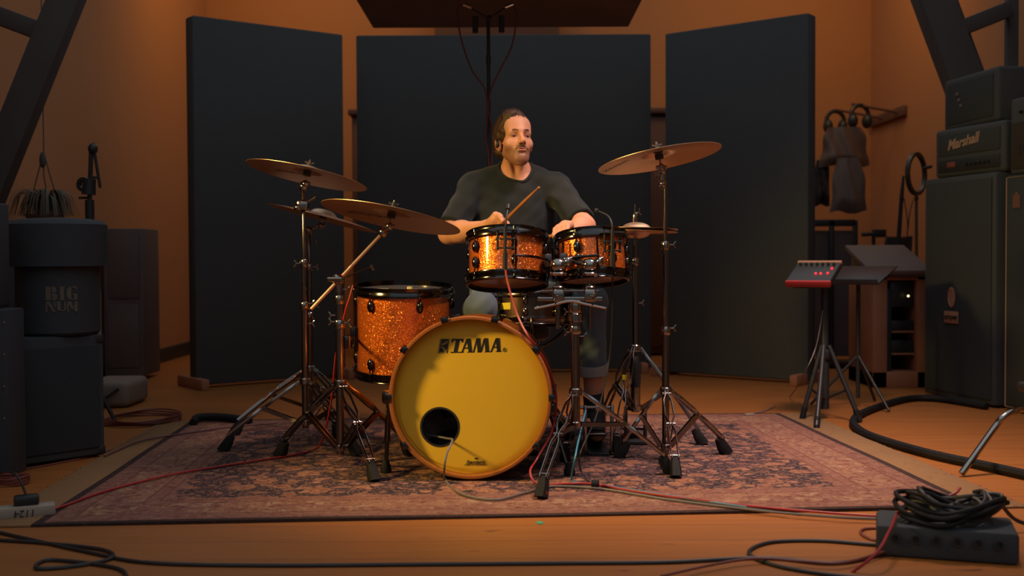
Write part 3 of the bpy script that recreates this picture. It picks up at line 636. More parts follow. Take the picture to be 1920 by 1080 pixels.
pd = pedal('main bass pedal behind the bass drum', -.135, 4.66, 4.93)
o = MB(); o.cyl((-.135, 4.65, .205), (-.135, 4.62, .36), .004); o.ell((-.135, 4.605, .365), (.024, .02, .03)); obj('beater', o, MT['felt'], pd)

# ------------------------------------------------------------------ clip microphones
def clip_mic(label, px, py0, py1, Y, neck, gooseneck=False):
    t = thing('clip_microphone', label, 'microphone', at(px, py1, Y), 'drum microphones')
    o = MB(); o.cyl(at(px, py0, Y), at(px, py0 + (py1 - py0) * .62, Y), .0062); o.cyl(at(px, py0 + (py1 - py0) * .62, Y), at(px, py1, Y), .0095, .0085); obj('connector_body', o, MT['blackmetal'], t)
    o = MB(); a = at(px, py0 + 8, Y)
    for k in range(3): b = at(px + 1, py0 + 6 + k * 17, Y + .012); o.box(b, (.085 - .01 * k, .022, .0065), None, .002)
    for s in (-1, 1): o.cyl(at(px + 14 * s, py0 + 4, Y + .012), at(px + 14 * s, py0 + 44, Y + .012), .0045)
    obj('rim_clamp', o, MT['blackmetal'], t)
    o = MB(); o.tube(catmull(neck, 6), .0032, 8); e = Vector(neck[-1]); d = (e - Vector(neck[-2])).normalized(); o.cyl(e, e + d * .02, .008 if not gooseneck else .007); obj('gooseneck', o, MT['blackmetal'], t)
    return t
clip_mic('black clip microphone on the front of the larger rack tom, red cable below', 947, 425, 505, 4.155, [at(947, 440, 4.155), at(949, 412, 4.16), at(952, 392, 4.19)])
clip_mic('black clip microphone with curved gooseneck on the smaller rack tom', 1148, 430, 500, 4.14, [at(1148, 440, 4.14), at(1147, 420, 4.15), at(1140, 405, 4.18), at(1122, 396, 4.24)], True)
gm = thing('gooseneck_microphone', 'thin gooseneck microphone reaching over the floor tom from the boom stand', 'microphone', at(672, 510, 4.5))
o = MB(); o.tube(catmull([at(648, 520, 4.42), at(672, 510, 4.5), at(694, 502, 4.6)], 6), .003, 8); obj('gooseneck', o, MT['blackmetal'], gm)
o = MB(); o.cyl(at(694, 497, 4.6), at(699, 508, 4.6), .009); obj('capsule', o, MT['chromedark'], gm)
# ------------------------------------------------------------------ setting
WL, WR, WB = -2.8, 3.32, 10.4
struct('floor', MB().box(((WL + WR) / 2, 4.6, -.03), (WR - WL, 11.7, .06)), MT['floor'])
struct('wall_back', MB().box(((WL + WR) / 2, WB + .05, 2.1), (WR - WL + .2, .1, 4.2)), MT['wall'])
struct('wall_left', MB().box((WL - .05, 5.2, 2.1), (.1, 10.4, 4.2)), MT['wall'])
struct('wall_right', MB().box((WR + .05, 5.2, 2.1), (.1, 10.4, 4.2)), MT['wall'])
struct('baseboard_left', MB().box((WL + .012, 6.2, .055), (.024, 8.4, .11), None, .004), MT['blackmetal'])
struct('baseboard_back', MB().box(((WL + WR) / 2, WB - .012, .055), (WR - WL - .06, .024, .11), None, .004), MT['blackmetal'])
struct('baseboard_right', MB().box((WR - .012, 6.2, .055), (.024, 8.4, .11), None, .004), MT['blackmetal'])

# rug
rc = Vector((-.05, 4.615, 0)); rz = math.radians(3.5)
rug = thing('oriental_rug', 'large worn oriental rug under the drum kit, navy and peach field', 'rug', (rc.x, rc.y, 0)); rug.rotation_euler = (0, 0, rz); OFF[rug.name] = Vector((0, 0, 0))
o = MB(); nx, ny = 60, 44; hgt = lambda x, y: .009 + .002 * math.sin(x * 3.1 + y * 2) * math.sin(y * 4.3)
V = []
for j in range(ny + 1):
    for i in range(nx + 1): x, y = -1.5 + 3 * i / nx, -1.1 + 2.2 * j / ny; V.append((x, y, hgt(x, y)))
nt = len(V); V += [(v[0], v[1], .0005) for v in V]
Fc = []
for j in range(ny):
    for i in range(nx):
        a = j * (nx + 1) + i; q = (a, a + 1, a + nx + 2, a + nx + 1); Fc += [q, tuple(nt + k for k in q[::-1])]
bd = [i for i in range(nx + 1)] + [j * (nx + 1) + nx for j in range(1, ny + 1)] + [ny * (nx + 1) + i for i in range(nx - 1, -1, -1)] + [j * (nx + 1) for j in range(ny - 1, 0, -1)]
Fc += [(bd[k], nt + bd[k], nt + bd[(k + 1) % len(bd)], bd[(k + 1) % len(bd)]) for k in range(len(bd))]
obj('pile', o.add(V, Fc), MT['rug'], rug, angle=60)
for s in (-1, 1):
    o = MB(); o.box((s * 1.575, 0, .0035), (.15, 2.2, .006), None, .001)
    for k in range(90):
        y = -1.09 + 2.18 * k / 89 + random.uniform(-.006, .006); o.tube([(s * 1.645, y, .004), (s * (1.654 + random.uniform(-.003, .005)), y + random.uniform(-.012, .012), .0035)], .003, 5)
    obj('woven_end', o, MT['fringe'], rug, label='pale woven end strip of the rug')

# acoustic baffles
def baffle(label, p0, p1, H, feet=()):
    p0, p1 = Vector(p0), Vector(p1); c = (p0 + p1) / 2; d = p1 - p0; R = Matrix.Rotation(math.atan2(d.y, d.x), 3, 'Z'); n = R @ Vector((0, 1, 0))
    t = thing('acoustic_baffle', label, 'acoustic panel', (c.x, c.y, 0), 'acoustic baffles')
    obj('fabric_panel', MB().box(c + n * .06 + Vector((0, 0, .02 + H / 2)), (d.length, .12, H), R, .012), MT['baffle'], t)
    for k in (.0, .97):
        q = p0.lerp(p1, k) + n * .06; obj('foot', MB().box(q + Vector((0, 0, .035)), (.05, .42, .07), R, .006), MT['rackwood'], t)
    return t
baffle('tall black acoustic panel on the left, wooden foot showing at its lower corner', (at(366, 500, 7.08).x, 7.08, 0), (at(647, 500, 7.72).x, 7.72, 0), 2.33)
baffle('wide black acoustic panel behind the drummer, middle of the three', (at(671, 500, 8.0).x, 8.0, 0), (at(1221, 500, 8.0).x, 8.0, 0), 2.38)
baffle('tall black acoustic panel on the right, behind the high right cymbal', (at(1247, 500, 7.8).x, 7.8, 0), (at(1515, 500, 7.15).x, 7.15, 0), 2.34)
# cabinet seen through both gaps
x0, x1 = at(661, 400, 9.3).x, at(1252, 400, 9.3).x; zt = at(960, 203, 9.3).z
cb = thing('wooden_cabinet', 'tall reddish wooden cabinet behind the middle panel, showing in both gaps', 'cabinet', ((x0 + x1) / 2, 9.5, 0))
obj('body', MB().box(((x0 + x1) / 2, 9.55, zt / 2), (x1 - x0, .5, zt - .04), None, .006), MT['redwood'], cb)
obj('cornice', MB().box(((x0 + x1) / 2, 9.53, zt - .03), (x1 - x0 + .05, .58, .05), None, .01), MT['redwood'], cb)
for k in range(4):
    w = (x1 - x0) / 4; obj('door', MB().box((x0 + w * (k + .5), 9.29, zt / 2), (w - .02, .024, zt - .16), None, .005), MT['redwood'], cb)
# hanging ceiling panel
cl = thing('ceiling_panel', 'dark wooden acoustic panel hanging overhead above the drum kit', 'acoustic panel', (0, 6.5, 2.28))
zc = at(940, 52, 7.0).z; xa, xb = at(699, 55, 7.0).x, at(1179, 49, 7.0).x
obj('board', MB().box(((xa + xb) / 2, 6.1, zc + .04), (xb - xa, 1.8, .08), None, .01), MT['cloudwood'], cl)
for sx in (xa + .2, xb - .2):
    for sy in (5.4, 6.8): obj('hanger_cable', MB().cyl((sx, sy, zc + .08), (sx, sy, 4.1), .004, seg=6), MT['blackmetal'], cl)
o = MB(); xq0, xq1 = at(812, 60, 10).x, at(1050, 60, 10).x; o.box(((xq0 + xq1) / 2, 10.3, 3.0), (xq1 - xq0, .2, .55), None, .01); single('brown_wall_block', o, MT['redwood'], 'brown block on the back wall just above the middle panel', 'beam')  # brown block on the wall, above the middle panel

# roof trusses
def beam(mb, a, b, w, d): 
    a, b = Vector(a), Vector(b); t = b - a; m = frame((a + b) / 2, t, (0, 1, 0)); mb.box((a + b) / 2, (d, w, t.length), m.to_3x3(), .008); return mb
tl = thing('timber_brace', 'dark slanted roof timber at the left edge with a short cross strut', 'beam', (-2.6, 5.5, 0), 'roof timbers')
a, b = at(-44, 420, 5.5), at(152, -70, 5.5); obj('rafter', beam(MB(), a, b, .15, .10), MT['timber'], tl)
obj('strut', beam(MB(), at(110, 72, 5.5), at(-60, 8, 5.55), .088, .1), MT['timber'], tl)
tr_ = thing('timber_brace', 'dark slanted roof timber at the upper right behind the amplifier heads, with cross strut', 'beam', (2.7, 6.9, 0), 'roof timbers')
a, b = at(1892, 386, 6.98), at(1727, -60, 6.98); obj('rafter', beam(MB(), a, b, .205, .16), MT['timber'], tr_)
a, b = at(1880, 280, 7.0), at(1754, -60, 7.0); obj('side_board', beam(MB(), a, b, .09, .10), MT['timber'], tr_)
obj('strut', beam(MB(), at(1790, 58, 6.95), at(1890, 18, 7.0), .095, .1), MT['timber'], tr_)
obj('wall_post', beam(MB(), Vector((at(1897, 120, 7.05).x, 7.05, .0)), at(1897, -40, 7.05), .07, .06), MT['timber'], tr_)

# overhead microphones
om = thing('overhead_mic_stand', 'tall thin black microphone stand behind the drummer with a T-bar on top', 'stand', (at(916, 400, 5.95).x, 5.95, 0))
xm = at(917, 300, 5.95).x; ztop = at(917, 36, 5.95).z
obj('pole', MB().lathe([(0, .05), (.014, .05), (.014, 1.25), (.0095, 1.26), (.0095, ztop), (0, ztop)], Matrix.Translation((xm, 5.95, 0)), 16), MT['blackmetal'], om)
o = MB(); collar(o, (xm, 5.95, 1.25), .022, .06); collar(o, (xm, 5.95, at(917, 112, 5.95).z), .013, .05); obj('clutch', o, MT['plastic'], om)
for k in range(3):
    a = 2 * PI * k / 3 + .5; obj('leg', MB().cyl((xm, 5.95, .38), (xm + .38 * math.cos(a), 5.95 + .38 * math.sin(a), .014), .011), MT['blackmetal'], om)
j = at(917, 34, 5.95); e0, e1 = at(872, 10, 5.9), at(952, 11, 5.9); o = MB(); o.tube([e0, j, e1], .005, 8); o.ell(j, (.012, .012, .016)); obj('stereo_bar', o, MT['blackmetal'], om)
for (px, py, lab, mt) in ((880, 13, 'pencil microphone with orange grille on the left end of the overhead bar', 'brass'), (951, 12, 'silver tipped pencil microphone on the right end of the overhead bar', 'chrome')):
    q = at(px, py, 5.9); t = thing('pencil_microphone', lab, 'microphone', q, 'overhead microphones'); o = MB(); d = Vector((.02 if px < 900 else -.02, -.09, -.04)); s = 1 if px < 900 else -1
    o.cyl(q - Vector((s * .03, 0, -.012)), q + Vector((s * .012, 0, -.004)), .0105); obj('capsule', o, MT[mt], t); o = MB(); o.cyl(q + Vector((s * .03, .02, -.045)), q + Vector((s * .03, .02, -.13)), .015); obj('body', o, MT['blackmetal'], t)
for pts, lab in (([(868, 8), (858, 20), (864, 70), (884, 130), (908, 165), (914, 200), (912, 260), (918, 340)], 'thin reddish cable looping down from the left overhead microphone'), ([(962, 8), (968, 30), (960, 85), (938, 130), (922, 165), (916, 205), (925, 260), (921, 340)], 'thin reddish cable looping down from the right overhead microphone')):
    P = [at(x, y, 5.92) for x, y in pts]; P.append(Vector((xm + .02, 5.9, .3))); P.append(Vector((xm + .1, 5.85, .008)))
    single('microphone_cable', MB().tube(catmull(P, 8), .0042, 8), MT['reddark'], lab, 'cable', group='overhead microphone cables')

# ------------------------------------------------------------------ left stack
def px_box(mb, x0, x1, y0, y1, Y, depth, bev=.01, rot=0):
    a, b = at(x0, y1, Y), at(x1, y0, Y); c = (a + b) / 2 + Vector((0, depth / 2, 0)); mb.box(c, (b.x - a.x, depth, b.z - a.z), None, bev); return a, b
p0, p1 = Vector((-1.944, 4.37, 0)), Vector((-1.697, 4.66, 0)); dd = (p1 - p0).normalized(); nn = Vector((-dd.y, dd.x, 0)); zt = .512
RC = Matrix((dd, nn, Vector((0, 0, 1)))).transposed(); cc = (p0 + p1) / 2 + nn * .21
t = thing('speaker_cabinet', 'big plain black speaker cabinet at the left, under the round drum case', 'speaker', (cc.x, cc.y, 0))
LW = (p1 - p0).length
o = MB(); o.box(cc + Vector((0, 0, zt / 2 + .006)), (LW, .42, zt - .012), RC, .012); obj('cabinet', o, MT['tolex'], t)
o = MB(); o.box((p0 + p1) / 2 - nn * .003 + Vector((0, 0, zt / 2)), (LW - .05, .012, zt - .09), RC, .004); obj('grille', o, MT['grille'], t)
for sx in (-1, 1):
    for sz in (.03, zt - .02): obj('corner_protector', MB().box((p0 + p1) / 2 + dd * sx * (LW / 2 - .018) + nn * .016 + Vector((0, 0, sz)), (.042, .042, .042), RC, .012), MT['plastic'], t)
ca = at(108, 500, 4.66); rr = .165; cxx = ca.x; cyy = 4.66
t = thing('drum_case', 'round black drum case with two short words stencilled in faded cream, on the speaker cabinet', 'case', (cxx, cyy, zt))
z0 = zt; z1 = at(110, 490, 4.5).z; z2 = at(110, 410, 4.5).z
mm = Matrix.Translation((cxx, cyy, 0))
obj('body', MB().lathe([(0, z0 + .001), (rr - .01, z0 + .001), (rr, z0 + .012), (rr, z1), (0, z1)], mm, 56), MT['tolex'], t)
obj('lid', MB().lathe([(rr - .02, z1 - .02), (rr + .030, z1 - .02), (rr + .032, z2 - .02), (rr + .016, z2 - .004), (rr - .03, z2 + .004), (0, z2 + .012)], mm, 56), MT['tolex'], t)
o = MB(); o.tube([at(44, 420, 4.505), at(49, 409, 4.51)], .0035, 8); o.box(at(46, 422, 4.515), (.016, .012, .02), None, .003); obj('latch', o, MT['chrome'], t)
# stencil letters, drawn on a 100-unit cap height and bent round the case front
def stencil():
    G = {'B': [[(0,0),(38,0),(38,100),(0,100)],[(46,54),(62,54),(74,64),(74,90),(62,100),(46,100)],[(46,0),(66,0),(80,10),(80,40),(66,49),(46,49)]],
         'I': [[(6,0),(50,0),(42,12),(42,88),(50,100),(6,100),(14,88),(14,12)]],
         'G': [[(36,0),(36,100),(18,94),(2,72),(2,28),(18,6)],[(44,88),(60,92),(72,70),(78,70),(78,100),(44,100)],[(44,0),(80,0),(80,46),(46,46),(46,38),(54,36),(54,12),(44,10)]],
         'N': [[(0,0),(14,0),(14,70),(0,88)],[(0,100),(34,100),(78,0),(56,0),(22,66)],[(60,100),(78,100),(78,36),(66,58)]],
         'U': [[(0,100),(32,100),(32,8),(14,14),(4,30)],[(40,6),(40,18),(60,22),(60,100),(74,100),(74,28),(62,8)]],
         'M': [[(0,0),(14,0),(14,80),(0,100)],[(4,100),(34,100),(52,40),(40,14)],[(58,0),(88,0),(88,100),(66,100),(56,62)]]}
    o = MB()
    for word, zb, hh, xs in (('BIG', .146, .055, (0, 86, 144)), ('NUM', .099, .042, (0, 86, 168))):
        wd = {'BIG': 226, 'NUM': 258}[word]; sc = .122 / wd
        for ch, x0 in zip(word, xs):
            for poly in G[ch]:
                V = []
                for rad in (rr + .0004, rr + .0022):
                    for (u, v) in poly:
                        q = ((x0 + u) * sc - .061) / rr + math.radians(27); V.append((cxx + rad * math.sin(q), cyy - rad * math.cos(q), z0 + zb + v / 100 * hh))
                n = len(poly); o.add(V, [tuple(range(n - 1, -1, -1)), tuple(range(n, 2 * n))] + [(i, (i + 1) % n, n + (i + 1) % n, n + i) for i in range(n)])
    return o
obj('stencil_lettering', stencil(), MT['letter'], t)
xr = at(48, 700, 4.3).x; zf = at(15, 580, 4.15).z
t = thing('flight_case', 'black flight case with small bright rivets at the left edge, before the speaker cabinet', 'case', (xr - .2, 4.22, 0))
o = MB(); o.box((xr - .2, 4.225, zf / 2 + .005), (.4, .15, zf - .01), None, .008); obj('body', o, MT['tolex'], t)
for px, py in ((14, 605), (14, 665), (14, 725), (14, 785)): obj('rivet', MB().ell(at(px, py, 4.15) - Vector((.012, 0, 0)), (.0035, .003, .0035), None, 8, 6), MT['chrome'], t)
o = MB(); xq = at(20, 500, 4.3).x; zz = at(0, 380, 4.2).z; o.box((xq - .2, 4.23, (zf + zz) / 2 + .003), (.4, .14, zz - zf - .006), None, .012); single('instrument_case', o, MT['tolex'], 'black instrument case standing on the flight case at the left edge', 'case')
o = MB(); a_, b_ = at(-70, 700, 5.25), at(66, 432, 5.25); o.box(((a_.x + b_.x) / 2, 5.4, b_.z / 2 + .005), (b_.x - a_.x, .28, b_.z - .01), None, .012); single('gap_filler_box', o, MT['tolex'], 'tall black filler box added to darken the gap behind the round drum case, at the left edge', 'case')  # box added to darken the gap where lit wall showed through
t = thing('floor_speaker', 'dark brown tall speaker cabinet against the left wall behind the drum case', 'speaker', (-2.55, 7.7, 0))
o = MB(); px_box(o, 196, 267, 428, 706, 7.6, .35, .01); obj('cabinet', o, MT['darkbrown'], t); o = MB(); px_box(o, 203, 260, 440, 560, 7.592, .012, .004); px_box(o, 203, 260, 570, 690, 7.592, .012, .004); obj('grille', o, MT['darkbrown'], t)
o = MB(); zf = at(184, 546, 4.88).z; o.lathe([(0, .001), (.013, .001), (.013, zf), (0, zf)], Matrix.Translation((at(184, 600, 4.88).x, 4.88, 0)), 16); single('paper_roll', o, MT['white'], 'pale slim paper roll standing on the floor behind the round drum case', 'roll')
t = thing('storage_bag', 'pale grey soft bag on the floor beside the left speaker cabinet', 'bag', (at(205, 760, 6.2).x, 6.4, 0))
o = MB(); a, b = at(150, 765, 6.15), at(238, 712, 6.15); o.box(((a.x + b.x) / 2, 6.35, .075), (b.x - a.x, .36, .145), None, .035, 4); obj('body', o, MT['card'], t); o = MB(); o.tube(catmull([((a.x + b.x) / 2 - .08, 6.16, .11), ((a.x + b.x) / 2, 6.14, .06), ((a.x + b.x) / 2 + .08, 6.16, .11)], 6), .008, 8); obj('handle', o, MT['plastic'], t)
# hanging plant
pc_ = at(84, 412, 6.2); t = thing('hanging_plant', 'dark hanging plant with drooping leaves, silhouetted above the drum case', 'plant', pc_)
o = MB(); o.lathe([(0, -.12), (.07, -.12), (.10, .02), (.105, .03), (.09, .03), (0, .015)], Matrix.Translation(pc_), 24); obj('pot', o, MT['darkbrown'], t)
o = MB(); kx = at(82, 285, 6.2); o.tube([(kx.x, 6.2, 4.0), kx], .0035, 6); o.ell(at(80, 300, 6.2), (.018, .018, .045))
for s in (-1, 0, 1): o.tube([kx, at(82 + 12 * s, 330, 6.2), Vector((pc_.x + s * .095, 6.2 + (.09 if s == 0 else 0), pc_.z + .03))], .0035, 6)
obj('hanger_rope', o, MT['timber'], t)
o = MB()
for k in range(170):
    a = random.uniform(0, 2 * PI); el = random.uniform(.5, 1); L = random.uniform(.11, .18); u = Vector((math.cos(a), math.sin(a), 0)); b = pc_ + u * random.uniform(0, .05) + Vector((0, 0, .02)); sd = Vector((-u.y, u.x, 0))
    P = [b, b + u * L * .35 * el + Vector((0, 0, L * .75)), b + u * L * .8 * el + Vector((0, 0, L * .72)), b + u * L * 1.1 * el + Vector((0, 0, L * .2 - .03))]; P = catmull(P, 3); V = []
    for i, p in enumerate(P): w = .0042 * math.sin(PI * (.15 + .85 * (1 - i / (len(P) - 1)))); V += [p - sd * w, p + sd * w, p + Vector((0, 0, .002))]
    o.add(V, [(i * 3 + q, i * 3 + (q + 1) % 3, i * 3 + 3 + (q + 1) % 3, i * 3 + 3 + q) for i in range(len(P) - 1) for q in range(3)])
tag(obj('foliage', o, MT['leaf'], t), kind='stuff')
# folded mic stand silhouette
Yk = 5.6; X = lambda px, py: at(px, py, Yk); t = thing('folded_mic_stand', 'black folded boom microphone stand silhouetted behind the drum case', 'stand', (X(168, 800).x, Yk, 0))
o = MB(); o.cyl((X(168, 400).x, Yk, .03), X(168, 375), .022); o.cyl(X(168, 375), X(171, 280), .011); o.cyl(X(166, 365), X(168, 335), .034, .03); o.ell(X(174, 279), (.024, .024, .028)); o.tube([X(174, 279), X(176, 268)], .006); obj('pole', o, MT['plastic'], t)
o = MB(); o.cyl(X(177, 285), X(188, 352), .0075); o.cyl(X(170, 332), X(184, 333), .006); obj('boom_arm', o, MT['plastic'], t)
o = MB(); o.lathe([(.018, -.01), (.036, -.01), (.036, .01), (.018, .01), (.018, -.01)], frame(X(157, 346), (.25, 1, 0)), 24); o.cyl(X(148, 371), X(168, 371), .006); obj('clutch_ring', o, MT['plastic'], t)
for k in range(3): a = 2 * PI * k / 3; obj('leg', MB().cyl((X(168, 600).x, Yk, .25), (X(168, 600).x + .12 * math.cos(a), Yk + .12 * math.sin(a), .012), .01), MT['plastic'], t)

# ------------------------------------------------------------------ right side: amplifiers
def oriented(p0, p1, z0, z1, depth):
    """box whose front face runs p0->p1 (plan), going back to the right; returns centre, size, R, front normal"""
    p0, p1 = Vector((p0[0], p0[1], 0)), Vector((p1[0], p1[1], 0)); d = (p1 - p0).normalized(); n = Vector((-d.y, d.x, 0))
    if n.x < 0: n = -n
    R = Matrix((d, n, Vector((0, 0, 1)))).transposed()
    if R.determinant() < 0: R = Matrix((-d, n, Vector((0, 0, 1)))).transposed()
    c = (p0 + p1) / 2 + n * depth / 2 + Vector((0, 0, (z0 + z1) / 2)); return c, ((p1 - p0).length, depth, z1 - z0), R, -n
def plate(mb, c, size, R, n, u, v, w, h, th=.006, bev=.003):
    """thin plate on the front face at u,v (m from face centre; u towards the near end)"""
    q = Vector(c) + n * (size[1] / 2 + th / 2) + face_x(R) * u + Vector((0, 0, v)); mb.box(q, (w, th, h), R, bev); return q
def face_x(R):
    x = R @ Vector((1, 0, 0)); return x if x.y < 0 else -x
def face_m(c, size, R, n, u, v, th=.002):
    x = face_x(R); m = Matrix((x, Vector((0, 0, 1)), n)).transposed().to_4x4(); m.translation = Vector(c) + n * (size[1] / 2 + th) + x * u + Vector((0, 0, v)); return m
P0, P1 = (2.43, 6.62), (2.575, 5.98)
zc1 = 1.265
c, sz, R, n = oriented(P0, P1, .012, zc1, .42)
t = thing('amp_cabinet', 'tall black amplifier cabinet with oval badge and plate, under the stacked amp heads', 'amplifier', (c.x, c.y, 0), 'amplifier cabinets')
obj('cabinet', MB().box(c, sz, R, .015), MT['tolex'], t); o = MB(); plate(o, c, sz, R, n, 0, 0, sz[0] - .06, sz[2] - .06, .008); obj('grille', o, MT['grille'], t)
m = face_m(c, sz, R, n, -.045, -.10, .009); o = MB(); o.lathe([(0, 0), (1, 0), (1, .004), (.75, .006), (.7, .003), (0, .003)], m @ Matrix.Translation((0, .045, 0)) @ Matrix.Diagonal((.034, .058, 1, 1)), 32); obj('oval_badge', o, MT['badge'], t)
o = MB(); o.box(m @ Vector((0, -.068, .003)), (.13, .006, .068), R, .002); obj('name_plate', o, MT['badge'], t)
o = MB(); o.text('ampeg', .046, m @ Matrix.Translation((0, -.066, .0065)), .1, .0006, weight=.0012); obj('plate_lettering', o, MT['print'], t)
# near cabinet with pale piping
c2, sz2, R2, n2 = oriented((2.60, 5.92), (2.73, 5.25), .012, at(1870, 330, 5.92).z, .42)
t = thing('amp_cabinet', 'black amplifier cabinet with pale edge piping at the right border', 'amplifier', (c2.x, c2.y, 0), 'amplifier cabinets')
obj('cabinet', MB().box(c2, sz2, R2, .012), MT['tolex'], t); o = MB(); plate(o, c2, sz2, R2, n2, 0, 0, sz2[0] - .05, sz2[2] - .05, .006); obj('grille', o, MT['grille'], t)
o = MB(); L, H2 = sz2[0] / 2 - .012, sz2[2] / 2 - .012; fm = face_m(c2, sz2, R2, n2, 0, 0, .003); o.tube([fm @ Vector(q) for q in ((-L, -H2, 0), (-L, H2, 0), (L, H2, 0), (L, -H2, 0))], .0035, 6, closed=True); obj('piping', o, MT['script'], t)
o = MB(); fm = face_m(c2, sz2, R2, n2, -L + .09, H2 - .12, .007); o.prism([(-.03, -.04), (.03, -.04), (.03, .02), (0, .045), (-.03, .02)], 0, .003, fm); obj('crest_badge', o, MT['redwood'], t)
# amp heads
za = zc1; zb = za + .275
c3, sz3, R3, n3 = oriented((2.455, 6.53), (2.615, 5.965), za, zb, .28)
t = thing('guitar_amplifier', 'black amplifier head with pale script logo, on the tall badge cabinet', 'amplifier', (c3.x, c3.y, za), 'amplifier heads')
obj('case', MB().box(c3, sz3, R3, .022, 3), MT['tolex'], t)
o = MB(); plate(o, c3, sz3, R3, n3, 0, .045, sz3[0] - .07, .12, .006); obj('grille', o, MT['grille'], t); o = MB(); plate(o, c3, sz3, R3, n3, 0, -.075, sz3[0] - .07, .07, .006); obj('control_panel', o, MT['plastic'], t)
fm = face_m(c3, sz3, R3, n3, -.04, .05, .007); o = MB(); o.text('Marshall', .078, fm @ Matrix.Rotation(.10, 4, 'Z'), .35, .002, weight=.002); obj('script_logo', o, MT['script'], t)
for k in range(6): q = face_m(c3, sz3, R3, n3, .0 + .035 * k, -.075, .006); o = MB(); o.lathe([(0, 0), (.009, 0), (.008, .014), (0, .015)], q, 14); obj('knob', o, MT['plastic'], t)
o = MB(); plate(o, c3, sz3, R3, n3, -.14, -.07, .07, .03, .009); obj('pilot_switch', o, MT['reddark'], t)
zd = zb; ze = zd + .30
c4, sz4, R4, n4 = oriented((2.54, 6.62), (2.615, 6.06), zd + .002, ze, .3)
t = thing('guitar_amplifier', 'topmost plain black amplifier head, stacked on the head with the script logo', 'amplifier', (c4.x, c4.y, zd), 'amplifier heads')
obj('case', MB().box(c4, sz4, R4, .022, 3), MT['tolex'], t); o = MB(); plate(o, c4, sz4, R4, n4, 0, 0, sz4[0] - .08, sz4[2] - .07, .005); obj('front_panel', o, MT['grille'], t)
o = MB()
for k in range(3): o.box(face_m(c4, sz4, R4, n4, -.12 + .02 * k, .05 - .035 * k, .008).translation, (.03, .004, .02), R4, .002)
obj('dial_marks', o, MT['darkbrown'], t)
z5 = at(1870, 330, 5.92).z; c5, sz5, R5, n5 = oriented((2.615, 5.91), (2.73, 5.27), z5 + .002, z5 + .40, .26)
t = thing('combo_amp', 'small combo amplifier with slanted script on its brown grille, at the right border', 'amplifier', (c5.x, c5.y, z5))
obj('case', MB().box(c5, sz5, R5, .02, 3), MT['tolex'], t); o = MB(); plate(o, c5, sz5, R5, n5, 0, -.05, sz5[0] - .05, .24, .006); obj('grille', o, MT['browngrille'], t)
o = MB(); o.text('Fender', .07, face_m(c5, sz5, R5, n5, -.17, -.03, .0065) @ Matrix.Rotation(.75, 4, 'Z'), .3, .0015, weight=.001); obj('script_logo', o, MT['plastic'], t)
for k in range(6): q = face_m(c5, sz5, R5, n5, -.22 + .05 * k, .12, .001); o = MB(); o.lathe([(0, 0), (.009, 0), (.008, .014), (0, .015)], q, 14); obj('knob', o, MT['chromedark'], t)

# rack cabinet with equipment
Yr = 6.95; a, b = at(1636, 742, Yr), at(1742, 518, Yr); t = thing('equipment_rack', 'open plywood rack cabinet beside the tall amplifier cabinet, small warm lamp inside', 'rack', ((a.x + b.x) / 2, Yr + .25, 0))
x0, x1, zt = a.x, b.x, b.z; th_ = .022; o = MB(); dp = .5
o.box((x0 + .045, Yr + dp / 2, zt / 2), (.09, dp, zt), None, .004); o.box((x1 - .035, Yr + dp / 2, zt / 2), (.07, dp, zt), None, .004); o.box(((x0 + x1) / 2, Yr + dp / 2, zt - .012), (x1 - x0, dp, .024), None, .004); o.box(((x0 + x1) / 2, Yr + dp / 2, .05), (x1 - x0, dp, .1), None, .004); o.box(((x0 + x1) / 2, Yr + dp - .01, zt / 2), (x1 - x0 - .02, .02, zt - .02), None, .002)
obj('carcass', o, MT['rackwood'], t)
xi0, xi1 = x0 + .092, x1 - .072; o = MB(); o.box(((xi0 + xi1) / 2, Yr + .22, zt * .50), (xi1 - xi0, .36, .012)); o.box(((xi0 + xi1) / 2, Yr + .22, zt * .30), (xi1 - xi0, .36, .012)); obj('shelf', o, MT['rackwood'], t)
o = MB(); o.box((xi0 + .018, Yr + .03, zt * .5), (.03, .012, zt * .78), None, .002); obj('rack_rail', o, MT['blackmetal'], t)
def rackunit(lab, z0, z1): return single('rack_unit', MB().box(((xi0 + xi1) / 2 + .015, Yr + .2, (z0 + z1) / 2), (xi1 - xi0 - .034, .3, z1 - z0), None, .004), MT['plastic'], lab, 'audio equipment', group='units in the plywood rack')
u1 = rackunit('uppermost black unit in the plywood rack, warm lamp at its corner', zt * .72, zt - .03); rackunit('middle black unit lying in the plywood rack', zt * .5 + .008, zt * .60); rackunit('lowest black unit in the plywood rack', zt * .30 + .008, zt * .42)
obj('pilot_lamp', MB().ell(at(1703, 555, Yr - .0), (.007, .006, .007), None, 10, 8), MT['ledwarm'], u1)
o = MB(); q0, q1, q2, q3 = at(1612, 505, 6.9), at(1742, 462, 7.3), at(1742, 516, 6.75), at(1640, 518, 6.72); a = at(1640, 516, 6.8); b = at(1760, 516, 6.8)
mm = Matrix.Rotation(.30, 3, 'X'); o.box(((a.x + b.x) / 2, 7.15, zt + .105), (b.x - a.x, .55, .03), mm, .006); o.box(((a.x + b.x) / 2, 7.32, zt + .07), (b.x - a.x - .04, .02, .13)); o.box(((a.x + b.x) / 2, 6.92, zt + .014), (b.x - a.x - .04, .02, .026)); single('sloped_lid', o, MT['cloudwood'], 'sloping dark brown lid lying on top of the plywood rack', 'lid')

